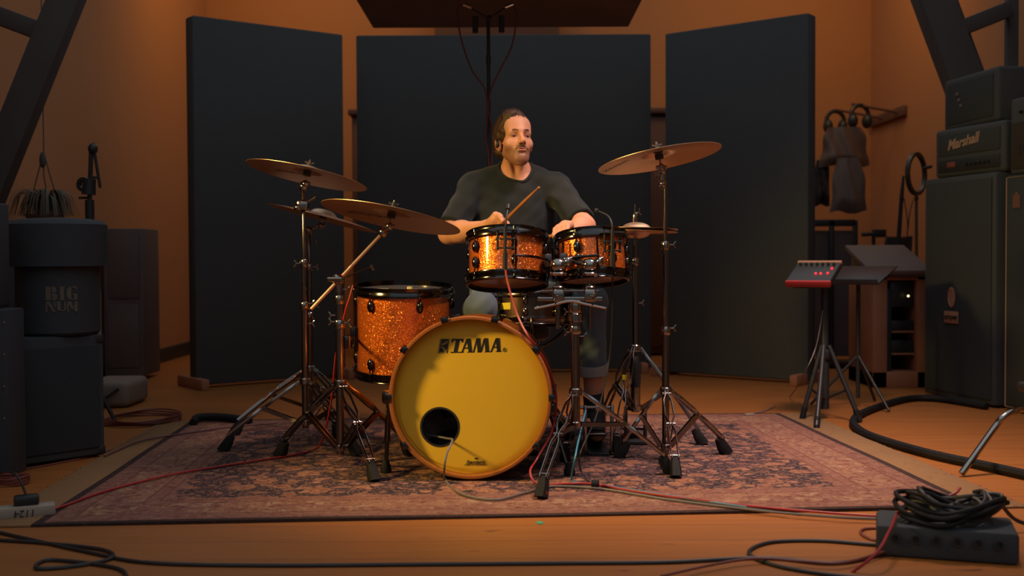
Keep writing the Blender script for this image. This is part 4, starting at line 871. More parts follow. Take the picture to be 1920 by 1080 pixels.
# mixer on stand with tray
Ym = 5.55; mc = at(1540, 520, Ym); t = thing('compact_mixer', 'small mixer with red lit buttons on the black stand at the right', 'mixer', mc)
xa, xb = at(1494, 528, Ym).x, at(1578, 528, Ym).x; cx = (xa + xb) / 2; rt = Matrix.Rotation(math.radians(-30), 3, 'Z') @ Matrix.Rotation(math.radians(22), 3, 'X'); mz = at(1536, 514, Ym).z; mctr = Vector((cx, Ym + .09, mz))
o = MB(); o.box(mctr, (xb - xa, .26, .035), rt, .008); obj('body', o, MT['blackmetal'], t)
o = MB(); o.box(mctr + rt @ Vector((0, -.125, .0)), (xb - xa + .004, .018, .034), rt, .006); obj('front_edge', o, MT['red'], t, label='dull red front edge of the mixer')
o = MB(); o.box(mctr + rt @ Vector((0, .115, .012)), (xb - xa + .004, .022, .022), rt, .005); obj('rear_edge', o, MT['badge'], t)
for i, (u, v) in enumerate(((.02, -.045), (.045, -.045), (.078, -.04), (.085, .02))): obj('lit_button', MB().box(mctr + rt @ Vector((u, v, .02)), (.012, .012, .012), rt, .003), MT['ledred'], t)
for k in range(7): q = mctr + rt @ Vector((-.085 + .028 * k, .07, .018)); o = MB(); o.lathe([(0, 0), (.008, 0), (.007, .014), (0, .015)], Matrix.Translation(q) @ rt.to_4x4(), 12); obj('knob', o, MT['plastic'], t)
t = thing('tripod_stand', 'black tripod stand under the small mixer, beyond the right corner of the rug', 'stand', (at(1546, 795, Ym).x, Ym + .1, 0)); sx = at(1546, 700, Ym + .1).x; sy = Ym + .1
obj('column', MB().lathe([(0, .05), (.023, .05), (.023, .34), (.019, .35), (.019, mz - .03), (0, mz - .03)], Matrix.Translation((sx, sy, 0)), 20), MT['plastic'], t)
o = MB(); collar(o, (sx, sy, at(1546, 664, sy).z), .034, .05); o.add(wing((sx - .03, sy, at(1546, 664, sy).z), (-1, 0, 0)).v, wing((0, 0, 0), (1, 0, 0)).f); obj('clutch', o, MT['plastic'], t)
obj('platform', MB().box((cx, sy - .02, mz - .036), (.18, .16, .012), rt, .003), MT['blackmetal'], t)
for (px, py) in ((1504, 782), (1531, 799), (1612, 787)):
    f = fl(px, py, .014); o = MB(); top = Vector((sx, sy, .37)) + (Vector((f.x, f.y, 0)) - Vector((sx, sy, 0))) * .12; o.cyl(top, f, .012); L = obj('leg', o, MT['plastic'], t); o = MB(); m_ = top.lerp(f, .6); o.cyl(Vector((sx, sy, .10)), m_, .007); obj('brace', o, MT['plastic'], t)
    o = MB(); o.cyl(f + (top - f).normalized() * .05, f - Vector((0, 0, .012)), .015); obj('foot_cap', o, MT['rubber'], L)
# music stand tray behind the mixer
c_ = (at(1592, 539, 5.8) + at(1678, 492, 6.0) + at(1550, 492, 6.1)) / 3; t = thing('music_stand', 'black music stand with wide flat desk behind the small mixer', 'stand', (at(1622, 600, 6.1).x, 6.1, 0))
xs = at(1618, 520, 6.0).x; rt2 = Matrix.Rotation(math.radians(-36), 3, 'Z') @ Matrix.Rotation(math.radians(15), 3, 'X'); zc_ = at(1618, 516, 6.0).z; o = MB(); o.box((xs - .03, 6.05, zc_), (.36, .34, .008), rt2, .002); o.box(Vector((xs - .03, 6.05, zc_)) + rt2 @ Vector((0, -.17, .012)), (.36, .008, .03), rt2, .002); obj('desk', o, MT['plastic'], t)
o = MB(); o.cyl((xs, 6.08, .05), (xs, 6.08, zc_ - .01), .011); obj('pole', o, MT['plastic'], t)
for k in range(3): a = 2 * PI * k / 3 + .9; obj('leg', MB().cyl((xs, 6.08, .28), (xs + .25 * math.cos(a), 6.08 + .25 * math.sin(a), .01), .008), MT['plastic'], t)

# things at the right wall
Yb = 8.6
t = thing('peg_board', 'reddish wooden peg board fixed high on the right wall', 'rack', (WR - .05, 9.8, at(1680, 211, 9.6).z))
zb_ = at(1680, 211, 9.6).z; o = MB(); o.box((WR - .02, 9.9, zb_), (.035, .9, .085), None, .004); obj('board', o, MT['redwood'], t)
for k in range(2): obj('peg', MB().cyl((WR - .02, 9.6 + .4 * k, zb_), (WR - .42, 9.6 + .4 * k, zb_ + .075), .012), MT['redwood'], t)
def headphones(label, c, ang):
    t = thing('headphones', label, 'headphones', c, 'headphones on the peg board'); m = Matrix.Translation(Vector(c)) @ Matrix.Rotation(ang, 4, 'Z')
    o = MB(); o.tube([m @ Vector((.085 * math.cos(a), 0, .085 * math.sin(a))) for a in np.linspace(-.2, PI + .2, 20)], .019, 8); obj('headband', o, MT['plastic'], t)
    for s in (-1, 1): o = MB(); o.ell(m @ Vector((s * .070, 0, -.05)), (.042, .05, .062), m.to_3x3()); obj('ear_cup', o, MT['plastic'], t)
headphones('black headphones hanging nearer on the right wall peg board', (at(1612, 300, 9.6).x, 9.6, zb_ - .022), .3)
headphones('black headphones hanging farther on the right wall peg board, next to the right panel', (at(1566, 300, 10.0).x, 10.0, zb_ - .02), .2)
def bagmesh(px0, px1, py0, py1, Y, mat, name, lab, cat, ph):
    a, b = at(px0, py1, Y), at(px1, py0, Y); o = MB(); V = []; nx, ny = 14, 14
    for s in (-1, 1):
        for j in range(ny + 1):
            for i in range(nx + 1):
                u, v = i / nx * 2 - 1, j / ny; w = .07 * (1 - abs(u) ** 3) * (1 - v * .75) * (.35 + .65 * min(1, v * 5)) + .004
                V.append(((a.x + b.x) / 2 + u * (b.x - a.x) / 2 * (1 - .3 * v ** 2 + .06 * math.sin(9 * v + ph)), Y + s * w + .012 * math.sin(7 * u + 5 * v + ph), a.z + (b.z - a.z) * (v + .03 * math.cos(4 * u + ph) * (1 - v))))
    g = (nx + 1) * (ny + 1); Fc = []
    for j in range(ny):
        for i in range(nx): q = j * (nx + 1) + i; f = (q, q + 1, q + nx + 2, q + nx + 1); Fc += [f, tuple(k + g for k in f[::-1])]
    bd = [i for i in range(nx + 1)] + [j * (nx + 1) + nx for j in range(1, ny + 1)] + [ny * (nx + 1) + i for i in range(nx - 1, -1, -1)] + [j * (nx + 1) for j in range(ny - 1, 0, -1)]
    Fc += [(bd[k], bd[(k + 1) % len(bd)], g + bd[(k + 1) % len(bd)], g + bd[k]) for k in range(len(bd))]
    single(name, o.add(V, Fc), MT[mat], lab, cat)
bagmesh(1538, 1628, 238, 312, 8.85, 'bag', 'plastic_bag', 'translucent brownish plastic bag hanging below the headphones', 'bag', 1)
bagmesh(1558, 1624, 296, 398, 8.7, 'darkbrown', 'cloth_bag', 'dark cloth bag hanging under the plastic bag near the right wall', 'bag', 2.2)
bagmesh(1526, 1556, 300, 385, 8.9, 'plastic', 'drawstring_bag', 'black drawstring bag half hidden by the right panel', 'bag', .4)
t = thing('garment_rack', 'low black metal frame rack behind the right panel', 'rack', (at(1565, 700, 8.3).x, 8.3, 0)); o = MB(); xl, xr = at(1515, 500, 8.3).x, at(1603, 500, 8.3).x; zt_ = at(1570, 413, 8.3).z
for x_ in (xl, (xl + xr) / 2, xr): o.box((x_, 8.3, zt_ / 2), (.035, .03, zt_ - .002), None, .003)
o.box(((xl + xr) / 2, 8.3, zt_ - .02), (xr - xl, .03, .05), None, .004); o.box(((xl + xr) / 2, 8.3, .03), (xr - xl, .3, .03), None, .004); obj('frame', o, MT['plastic'], t); o = MB(); o.box(((xl + xr) / 2, 8.33, zt_ * .5), (xr - xl - .03, .012, zt_ - .15)); obj('back_panel', o, MT['darkbrown'], t)
# ring light
Yl = 7.85; X = lambda px, py, dy=0: at(px, py, Yl + dy); t = thing('ring_light', 'black oval ring light on a thin stand beside the amplifier heads', 'lamp', (X(1718, 600).x, Yl, 0))
m = frame(X(1718, 326), (.72, -.69, 0), (0, 0, 1)); o = MB(); o.lathe([(.126, -.014), (.150, -.014), (.150, .014), (.126, .014), (.126, -.014)], m, 48); obj('ring', o, MT['plastic'], t)
o = MB(); o.cyl((X(1719, 500).x, Yl, .3), X(1718, 368), .0105); o.ell(X(1718, 372), (.016, .016, .022)); o.cyl(X(1730, 316), X(1747, 312), .012); obj('stand_pole', o, MT['plastic'], t)
for k in range(3): a = 2 * PI * k / 3 + .4; obj('leg', MB().cyl((X(1719, 500).x, Yl, .42), (X(1719, 500).x + .28 * math.cos(a), Yl + .28 * math.sin(a), .01), .008), MT['plastic'], t)
t = thing('boom_mic_stand', 'black leaning boom stand left of the ring light', 'stand', (X(1690, 700).x, 8.15, 0)); Yl = 8.15
o = MB(); o.tube([(X(1672, 600).x, Yl, .03), X(1684, 460), X(1690, 375)], [.02, .017, .015]); o.tube([X(1690, 375), X(1694, 330)], [.017, .009]); obj('pole', o, MT['plastic'], t)
o = MB(); o.tube(catmull([X(1695, 372), X(1702, 420), X(1698, 465), X(1706, 400), X(1712, 375)], 6), .004, 6); obj('slack_cable', o, MT['cable'], t)
for k in range(3): a = 2 * PI * k / 3 + .2; obj('leg', MB().cyl((X(1674, 600).x, Yl, .3), (X(1674, 600).x + .2 * math.cos(a), Yl + .2 * math.sin(a), .012), .011), MT['plastic'], t)
t = thing('folded_chair', 'black folded metal chair leaning behind the music stand', 'chair', (X(1670, 700).x, 8.4, 0)); Yl = 8.4
o = MB(); o.tube([X(1650, 505), X(1664, 446), X(1708, 444), X(1700, 505)], .016, 8); o.tube([X(1664, 446), X(1640, 700), ], .014, 8); o.tube([X(1708, 444), X(1690, 700)], .014, 8); obj('frame', o, MT['plastic'], t)
o = MB(); a, b = X(1662, 478), X(1706, 446); o.box((a + b) / 2, (b.x - a.x, .02, b.z - a.z), None, .004); obj('backrest', o, MT['plastic'], t); o = MB(); a, b = X(1668, 600), X(1700, 490); o.box((a + b) / 2, (b.x - a.x, .03, b.z - a.z), None, .006); obj('seat', o, MT['plastic'], t)
Yl = 8.65; t = thing('hand_drill_stand', 'small dark clamp stand silhouette between the frame rack and the folded chair', 'stand', (X(1640, 700).x, Yl, 0)); t.name = 'clamp_stand'; OFF['clamp_stand'] = Vector((X(1640, 700).x, Yl, 0))
o = MB(); o.cyl((X(1636, 600).x, Yl, .012), X(1638, 440), .014); o.ell(X(1637, 470), (.035, .03, .05)); obj('pole', o, MT['plastic'], t); o = MB(); a, b = X(1636, 445), X(1660, 430); o.box((a + b) / 2, (b.x - a.x, .06, b.z - a.z), None, .006); o.cyl(X(1616, 440), X(1640, 438), .016); obj('clamp_head', o, MT['plastic'], t); o = MB(); o.lathe([(0, 0), (.11, 0), (.11, .012), (0, .02)], Matrix.Translation((X(1636, 600).x, Yl, 0)), 24); obj('base', o, MT['plastic'], t)

# chrome chair leg at the right border
t = thing('chrome_chair', 'chair at the right border with a bent chrome tube leg', 'chair', (2.05, 4.35, 0)); f = fl(1803, 888, .012)
k1 = at(1866, 800, 4.2); k2 = at(1880, 783, 4.2); k3 = at(1900, 772, 4.21); k4 = at(1930, 766, 4.24)
o = MB(); o.tube(catmull([f, f.lerp(k1, .5), k1, k2, k3, k4, Vector((2.35, 4.26, k4.z + .02)), Vector((2.5, 4.28, .03)), Vector((2.52, 4.29, .012))], 8), .0125, 14); obj('front_frame', o, MT['chrome'], t, label='bent chrome tube leg')
o = MB(); o.tube(catmull([(2.50, 4.30, k4.z), (2.53, 4.3, k4.z + .3), (2.58, 4.3, k4.z + .55)], 6), .011, 12); o.tube(catmull([(2.50, 4.64, k4.z), (2.53, 4.64, k4.z + .3), (2.58, 4.64, k4.z + .55)], 6), .011, 12); obj('rear_frame', o, MT['chrome'], t)
o = MB(); o.box((2.565, 4.47, k4.z + .42), (.03, .42, .22), Matrix.Rotation(.12, 3, 'Y'), .012); obj('backrest', o, MT['leather'], t)
o = MB(); o.box((2.32, 4.46, k4.z + .035), (.44, .44, .04), None, .015); obj('seat', o, MT['leather'], t)

# ------------------------------------------------------------------ cables and small things on the floor
def cable(label, pts, r, mat, zz=.0, group=None, name='cable', extra0=(), extra1=(), n=8):
    P = [Vector(p) for p in extra0] + [fl(x, y, r + zz) for x, y in pts] + [Vector(p) for p in extra1]
    return single(name, MB().tube(catmull(P, n), r, 8), MT[mat], label, 'cable', group=group)
RZ = .0105
cable('red cable running over the rug from the left edge up the boom stand', [(-30, 945), (35, 958), (95, 956), (200, 920), (330, 888), (480, 864), (560, 851), (596, 838)], .0042, 'red', RZ, extra1=[at(610, 805, 4.7), at(622, 745, 4.6), at(630, 665, 4.5), at(646, 590, 4.45), at(655, 560, 4.44), at(662, 535, 4.45)])
cable('grey cable curving out of the bass drum port hole across the rug', [(836, 902), (868, 927), (930, 937), (985, 924), (1035, 912), (1130, 917), (1250, 936), (1420, 957), (1560, 969), (1655, 973)], .0042, 'grey', RZ, extra0=[at(800, 815, 4.2), at(838, 822, 4.1), at(848, 826, 4.0), at(838, 850, 3.94), at(833, 880, 3.93)])
cable('red cable from the larger rack tom along the bass drum edge and the rug', [(1010, 908), (1060, 907), (1110, 907), (1160, 916), (1250, 930), (1400, 948), (1560, 962), (1655, 968)], .0042, 'red', RZ, extra0=[at(947, 498, 4.155), at(952, 530, 4.14), at(970, 590, 4.1), at(990, 630, 4.05), at(1007, 652, 4.07), at(1030, 695, 4.12), at(1043, 745, 4.13), at(1036, 805, 4.13), at(1008, 858, 4.08), at(994, 885, 4.0)])
cable('blue cable dropping beside the tom stand pole onto the rug', [(1072, 900), (1090, 906), (1118, 908), (1200, 921), (1400, 951)], .0036, 'blue', RZ, extra0=[at(1098, 770, 4.25), at(1086, 820, 4.1), at(1078, 860, 3.98)])
cable('thin dark cable from the smaller rack tom down to the rug', [(1090, 884), (1106, 904), (1130, 910), (1300, 938), (1500, 966)], .003, 'cable', RZ, extra0=[at(1148, 498, 4.14), at(1149, 560, 4.25), at(1146, 640, 4.3), at(1138, 700, 4.3), at(1118, 780, 4.2), at(1088, 850, 4.05)])
o = MB(); o.lathe([(.0125, -.012), (.017, -.012), (.017, .012), (.0125, .012)], frame(fl(1116, 909, .022), (1, -.2, 0)), 16); single('cable_tie', o, MT['rubber'], 'black strap around the cable bundle right of the tom stand', 'strap')
cable('thick black multicore cable curving over the floor at the right', [(1990, 905), (1850, 874), (1740, 850), (1640, 820), (1604, 800), (1604, 783), (1640, 765), (1700, 748), (1760, 748), (1850, 762)], .019, 'rubber', 0)
cable('thin pale cable hanging from the mixer stand to the back of the rug', [(1480, 745), (1440, 768), (1392, 779)], .003, 'grey', .004, extra0=[(sx - .02, sy - .04, .55), at(1530, 650, 5.6), at(1508, 700, 5.62)])
cable('dull purple cable trailing over the back left corner of the rug', [(195, 855), (260, 828), (330, 815), (400, 805), (440, 800), (520, 793)], .0036, 'purple', RZ)
cable('dark cable running from the coil to the front left rug border', [(300, 800), (250, 825), (190, 850), (110, 868), (20, 884)], .004, 'reddark', .0)
o = MB(); 
for k in range(4):
    c0 = fl(262 + 4 * k, 788 - 3 * k, .006 + .008 * k); o.tube([c0 + Vector((.20 * math.cos(a) * (1 - .06 * k), .20 * math.sin(a) * (1 + .05 * k), .003 * math.sin(3 * a + k))) for a in np.linspace(0, 2 * PI, 40, endpoint=False)], .0045, 6, closed=True)
single('coiled_cable', o, MT['reddark'], 'dull reddish cable coiled on the floor beside the grey bag', 'cable')
o = MB(); o.tube(catmull([fl(362, 793, .022), fl(372, 783, .034), fl(410, 782, .034), fl(450, 786, .03), fl(470, 790, .022)], 8), .02, 10); single('foam_tube', o, MT['rubber'], 'black foam tube lying on the back left edge of the rug', 'tube')
cable('black cable along the front floorboards from left to right', [(-60, 985), (60, 1012), (170, 1036), (280, 1055), (500, 1060), (800, 1058), (1050, 1056), (1250, 1054), (1430, 1046), (1560, 1056), (1650, 1040), (1700, 1020)], .0055, 'cable', 0, 'black cables on the front floor')
cable('black cable looping in front of the cable box', [(1720, 1022), (1650, 1022), (1540, 1014), (1450, 1016), (1408, 1030), (1414, 1046), (1480, 1066), (1600, 1082), (1760, 1090)], .0055, 'cable', 0, 'black cables on the front floor')
cable('thin dark cable crossing the front loops towards the bottom edge', [(1240, 1080), (1340, 1058), (1420, 1047), (1500, 1052), (1580, 1055), (1660, 1034)], .004, 'reddark', .012, 'black cables on the front floor')
cable('black cable looping at the lower left corner', [(-40, 1010), (80, 1018), (190, 1030), (210, 1046), (150, 1060), (70, 1066), (90, 1050), (180, 1058), (230, 1070), (238, 1095)], .0055, 'cable', .0, 'black cables on the front floor')
single('tape_mark', MB().box(fl(1012, 980, .0012), (.018, .03, .0016), Matrix.Rotation(.2, 3, 'Z')), MT['green'], 'small green tape mark on the floor at the front edge of the rug', 'tape')
o = MB(); q = fl(1405, 777, .013); o.box(q, (.05, .018, .01), Matrix.Rotation(.3, 3, 'Z'), .003); single('cable_plug', o, MT['white'], 'small pale plug lying at the back edge of the rug', 'plug')
# power strip
t = thing('power_strip', 'off-white power strip with handwritten number at the lower left', 'power strip', fl(20, 958)); rzp = Matrix.Rotation(.42, 3, 'Z'); pcn = fl(8, 962, .02)
obj('body', MB().box(pcn, (.30, .062, .04), rzp, .008), MT['white'], t); o = MB(); o.text('1124', .032, Matrix.Translation(pcn + rzp @ Vector((.06, -.0315, 0))) @ rzp.to_4x4() @ Matrix.Rotation(PI / 2, 4, 'X') @ Matrix.Rotation(PI, 4, 'Z'), .15, .0006); obj('handwriting', o, MT['print'], t)
o = MB(); o.box(pcn + rzp @ Vector((.065, .005, .035)), (.075, .045, .032), rzp, .008); q = pcn + rzp @ Vector((.065, .005, .05)); o.tube(catmull([q, q + Vector((-.04, .02, .06)), q + Vector((-.13, .10, .05)), q + Vector((-.25, .14, -.03))], 6), .004, 8); single('power_plug', o, MT['plastic'], 'black plug in the off-white power strip', 'plug')
o = MB(); c0 = fl(24, 905, .006)
for k in range(3): o.tube([c0 + Vector((.055 * math.cos(a), .055 * math.sin(a), .004 + .009 * k + .003 * math.sin(2 * a + k))) for a in np.linspace(0, 2 * PI, 28, endpoint=False)], .005, 6, closed=True)
single('coiled_cable', o, MT['reddark'], 'small red cable coil on the floor at the left edge, behind the power strip', 'cable')
# cable box at lower right
RX = Matrix.Rotation(math.radians(-18), 3, 'Z'); A_ = Vector((.99, 3.046, 0)); ux, uy = RX @ Vector((1, 0, 0)), RX @ Vector((0, 1, 0)); bc = A_ + ux * .18 + uy * .10; xs_ = bc.x; Yc = bc.y - .2
t = thing('cable_box', 'low black equipment box heaped with cables at the lower right', 'box', (bc.x, bc.y, 0))
o = MB(); o.box(bc + Vector((0, 0, .044)), (.36, .20, .086), RX, .012); obj('body', o, MT['tolex'], t)
for k in range(6): obj('socket', MB().lathe([(.008, 0), (.013, 0), (.013, .008), (.008, .008)], frame(A_ + ux * (.05 + .052 * k) + Vector((0, 0, .055)), -uy), 12), MT['blackmetal'], t)
def heap(lab, mat, n, seed, r=.0055, kx=.115, ky=.075, top=.05, x0=.02):
    rg = random.Random(seed); P = []; ph = rg.uniform(0, 6)
    for k in range(n * 9):
        a = ph + k * 2 * PI / 9; P.append(Vector((xs_ + x0 + (kx + rg.uniform(-.03, .03)) * math.cos(a), Yc + .2 + (ky + rg.uniform(-.03, .02)) * math.sin(a), .090 + r + top * (k / (n * 9)) * (1 - .2 * math.cos(a)) + .02 * math.sin(a * 2 + ph) + .014)))
    return single('heaped_cable', MB().tube(catmull(P, 5), r, 7), MT[mat], lab, 'cable', group='cables heaped on the box')
heap('black cable at the top of the heap on the cable box', 'cable', 5, 3); heap('dark cable at the back of the heap on the cable box', 'rubber', 4, 9, .007, .13, .09, .035); heap('grey cable mixed into the heap on the cable box', 'grey', 2, 21, .004, .105, .07, .045)
cable('red cable looping over the left end of the cable box', [], .0042, 'red', 0, 'cables heaped on the box', 'heaped_cable', extra0=[at(1575, 1090, 2.9), at(1640, 1040, 2.88) , at(1668, 995, 2.95), at(1685, 960, 3.1), at(1715, 938, 3.2), at(1755, 938, 3.2), at(1790, 925, 3.2), at(1800, 915, 3.22)])
cable('short red cable bight at the left side of the cable box', [(1650, 990), (1620, 992), (1614, 1000), (1630, 1010), (1650, 1014)], .0042, 'reddark', .0, 'cables heaped on the box', 'heaped_cable')
cable('dark cable trailing from the box to the right border', [], .006, 'cable', 0, 'cables heaped on the box', 'heaped_cable', extra0=[at(1830, 925, 3.2), at(1870, 940, 3.25), at(1905, 975, 3.3), at(1960, 990, 3.3)])
# ------------------------------------------------------------------ the drummer: signed-distance modelling, meshed with surface nets
def smin(a, b, k):
    h = np.maximum(k - np.abs(a - b), 0) / k
    return np.minimum(a, b) - h * h * k * .25
def smax(a, b, k): return -smin(-a, -b, k)
def NV(v): return np.array([v[0], v[1], v[2]], dtype=float)
def s_cap(p, a, b, r0, r1):
    a, b = NV(a), NV(b); ab = b - a; t = np.clip(((p - a) @ ab) / (ab @ ab), 0, 1)
    return np.linalg.norm(p - a - t[:, None] * ab, axis=1) - (r0 + (r1 - r0) * t)
def s_sph(p, c, r): return np.linalg.norm(p - NV(c), axis=1) - r
def s_ell(p, c, r, R=None):
    q = p - NV(c)
    if R is not None: q = q @ R
    r = NV(r); k0 = np.linalg.norm(q / r, axis=1); k1 = np.linalg.norm(q / (r * r), axis=1) + 1e-9
    return k0 * (k0 - 1) / k1
def s_box(p, c, h, rad, R=None):
    q = p - NV(c)
    if R is not None: q = q @ R
    q = np.abs(q) - (NV(h) - rad); return np.linalg.norm(np.maximum(q, 0), axis=1) + np.minimum(q.max(axis=1), 0) - rad
def net(f, lo, hi, h):
    lo, hi = NV(lo), NV(hi); B = 8; bs = B * h
    nb = np.ceil((hi - lo) / bs).astype(int); g = np.stack(np.meshgrid(*[np.arange(k) for k in nb], indexing='ij'), -1).reshape(-1, 3)
    d = f(lo + (g + .5) * bs); g = g[np.abs(d) < bs * 1.5]
    k = np.arange(B + 1); loc = np.stack(np.meshgrid(k, k, k, indexing='ij'), -1).reshape(-1, 3)
    V = np.empty((len(g), (B + 1) ** 3))
    for i in range(0, len(g), 400):
        q = (g[i:i + 400, None, :] * B + loc[None]).reshape(-1, 3); V[i:i + 400] = f(lo + q * h).reshape(-1, (B + 1) ** 3)
    V = V.reshape(-1, B + 1, B + 1, B + 1); ins = V < 0
    C = np.stack([ins[:, a:B + a, b:B + b, c:B + c] for a in (0, 1) for b in (0, 1) for c in (0, 1)], -1); cnt = C.sum(-1)
    act = np.argwhere((cnt > 0) & (cnt < 8)); bi = act[:, 0]; ci = act[:, 1:]
    cells = g[bi] * B + ci; NN = nb * B + 2
    key = (cells[:, 0] * NN[1] + cells[:, 1]) * NN[2] + cells[:, 2]
    key, first = np.unique(key, return_index=True); cells, bi, ci = cells[first], bi[first], ci[first]
    cv = np.stack([V[bi, ci[:, 0] + a, ci[:, 1] + b, ci[:, 2] + c] for a in (0, 1) for b in (0, 1) for c in (0, 1)], -1)
    co = np.array([(a, b, c) for a in (0, 1) for b in (0, 1) for c in (0, 1)], float); acc = np.zeros((len(cells), 3)); n = np.zeros(len(cells))
    for i in range(8):
        for j in range(i + 1, 8):
            if np.abs(co[i] - co[j]).sum() == 1:
                a, b = cv[:, i], cv[:, j]; m = (a < 0) != (b < 0); t = np.where(m, a / np.where(m, a - b, 1), 0)
                acc += np.where(m[:, None], co[i] + t[:, None] * (co[j] - co[i]), 0); n += m
    P = lo + (cells + acc / n[:, None]) * h; F = []
    def find(c):
        kk = (c[:, 0] * NN[1] + c[:, 1]) * NN[2] + c[:, 2]; ix = np.clip(np.searchsorted(key, kk), 0, len(key) - 1); return np.where(key[ix] == kk, ix, -1)
    me = np.arange(len(cells))
    for ax, (u, v), e in ((0, (1, 2), 4), (1, (2, 0), 2), (2, (0, 1), 1)):
        s0, s1 = cv[:, 0] < 0, cv[:, e] < 0; m = s0 != s1; c = cells[m]; du = np.zeros(3, int); dv = np.zeros(3, int); du[u] = 1; dv[v] = 1
        q = np.stack([me[m], find(c - du), find(c - du - dv), find(c - dv)], -1); fl_ = s0[m]; q[~fl_] = q[~fl_][:, ::-1]; F.append(q[(q >= 0).all(1)])
    F = np.concatenate(F)
    return P, F
def relax(P, F, it, w=.5):
    e = np.concatenate([F[:, [0, 1]], F[:, [1, 2]], F[:, [2, 3]], F[:, [3, 0]]]); e = np.concatenate([e, e[:, ::-1]])
    for k in range(it):
        S = np.zeros_like(P); n = np.zeros(len(P)); np.add.at(S, e[:, 0], P[e[:, 1]]); np.add.at(n, e[:, 0], 1); P = P * (1 - w) + w * S / np.maximum(n, 1)[:, None]
    return P
def sdf_obj(name, f, lo, hi, h, mat, parent, smooth=1, pig=None, label=None):
    P, F = net(f, lo, hi, h); P = relax(P, F, smooth)
    me = bpy.data.meshes.new(name); off = NV(OFF[parent.name]); me.from_pydata((P - off).tolist(), [], F.tolist()); me.update()
    me.materials.append(mat); me.polygons.foreach_set('use_smooth', [True] * len(F))
    if pig is not None:
        ca = me.color_attributes.new('pigment_and_shade', 'FLOAT_COLOR', 'POINT'); c = np.concatenate([pig(P), np.ones((len(P), 1))], 1); ca.data.foreach_set('color', c.astype(np.float32).ravel())
    o = bpy.data.objects.new(name, me); COL.objects.link(o); o.parent = parent; OFF[o.name] = OFF[parent.name]
    if label: o['label'] = label
    return o
# ---- pose (world metres)
HC = NV(at(966, 265, 5.06))                                   # head centre, between the ears
ya, pit = math.radians(17), math.radians(-10)
HR = np.array(Matrix.Rotation(ya, 3, 'Z') @ Matrix.Rotation(pit, 3, 'X'))    # local -> world
HS = 1.0
HSV = np.array([.945, 1.0, 1.0])
def hl(p): return (p - HC) @ HR / HSV
def hw(v): return HC + HR @ (NV(v) * HSV)
shR, shL = NV(at(887, 353, 5.15)), NV(at(1043, 353, 5.15))
elR, elL = NV(at(842, 438, 4.98)), NV(at(1096, 424, 4.93))
wrR, wrL = NV(at(912, 426, 4.76)), NV(at(1074, 436, 4.70))
NK = NV(at(967, 311, 5.13))
hip = [NV((-.10, 5.17, .62)), NV((.10, 5.17, .62))]
kn = [NV((-.130, 4.69, .605)), NV((.325, 4.72, .635))]
an = [NV((-.14, 4.86, .13)), NV((.352, 4.83, .15))]
def nrm(v): v = NV(v); return v / np.linalg.norm(v)
# sticks
tipR = NV(at(1011, 351, 4.47)); gripR = NV(at(934, 426, 4.665)); sdR = nrm(tipR - gripR)
tipL = NV(at(1000, 466, 4.66)); gripL = NV(at(1058, 436, 4.615)); tipL = NV(at(1022, 447, 4.60)); sdL = nrm(NV((-.30, .10, -.08)))
def hand_parts(wr, grip, sd, hint, side):
    """palm, fingers and thumb closed over a stick that runs along sd through grip; hint = direction wrist->knuckles"""
    a = nrm(hint - sd * (hint @ sd) * .75); b = nrm(sd - a * (sd @ a)); n = np.cross(a, b)
    if n[2] > 0: n = -n                                      # palm faces down onto the stick
    pc_ = grip - n * .022 - a * .018
    parts = [('box', pc_, (.042, .036, .0145), np.stack([a, b, n], 1))]
    for i, (o, L) in enumerate(((.030, 1.0), (.010, 1.08), (-.010, 1.0), (-.028, .8))):
        k0 = pc_ + a * .038 + b * o; k1 = k0 + (a * .80 + n * .55) * .034 * L; k2 = k1 + (n * .95 - a * .35) * .026 * L; k3 = k2 + (-a * .95 + n * .05) * .022 * L
        parts += [('cap', k0, k1, .0095, .0088), ('cap', k1, k2, .0088, .0080), ('cap', k2, k3, .0080, .0068)]
    t0 = pc_ - a * .012 + b * .032; t1 = t0 + (a * .4 + b * .35 + n * .5) * .04; t2 = t1 + (a * .75 - b * .05 + n * .35) * .03
    parts += [('cap', t0, t1, .0125, .0105), ('cap', t1, t2, .0105, .0082), ('cap', wr, pc_ - a * .02, .026, .024)]
    return parts
hR = hand_parts(wrR, gripR, sdR, nrm((.75, -.55, -.15)), 1)
hL = hand_parts(wrL, gripL, sdL, nrm((-.35, -.85, -.2)), -1)
def f_hand(p, parts):
    d = np.full(len(p), 1e3)
    for q in parts:
        e = s_box(p, q[1], q[2], .012, q[3]) if q[0] == 'box' else s_cap(p, *q[1:])
        d = smin(d, e, .010 if q[0] == 'cap' else .012)
    return d
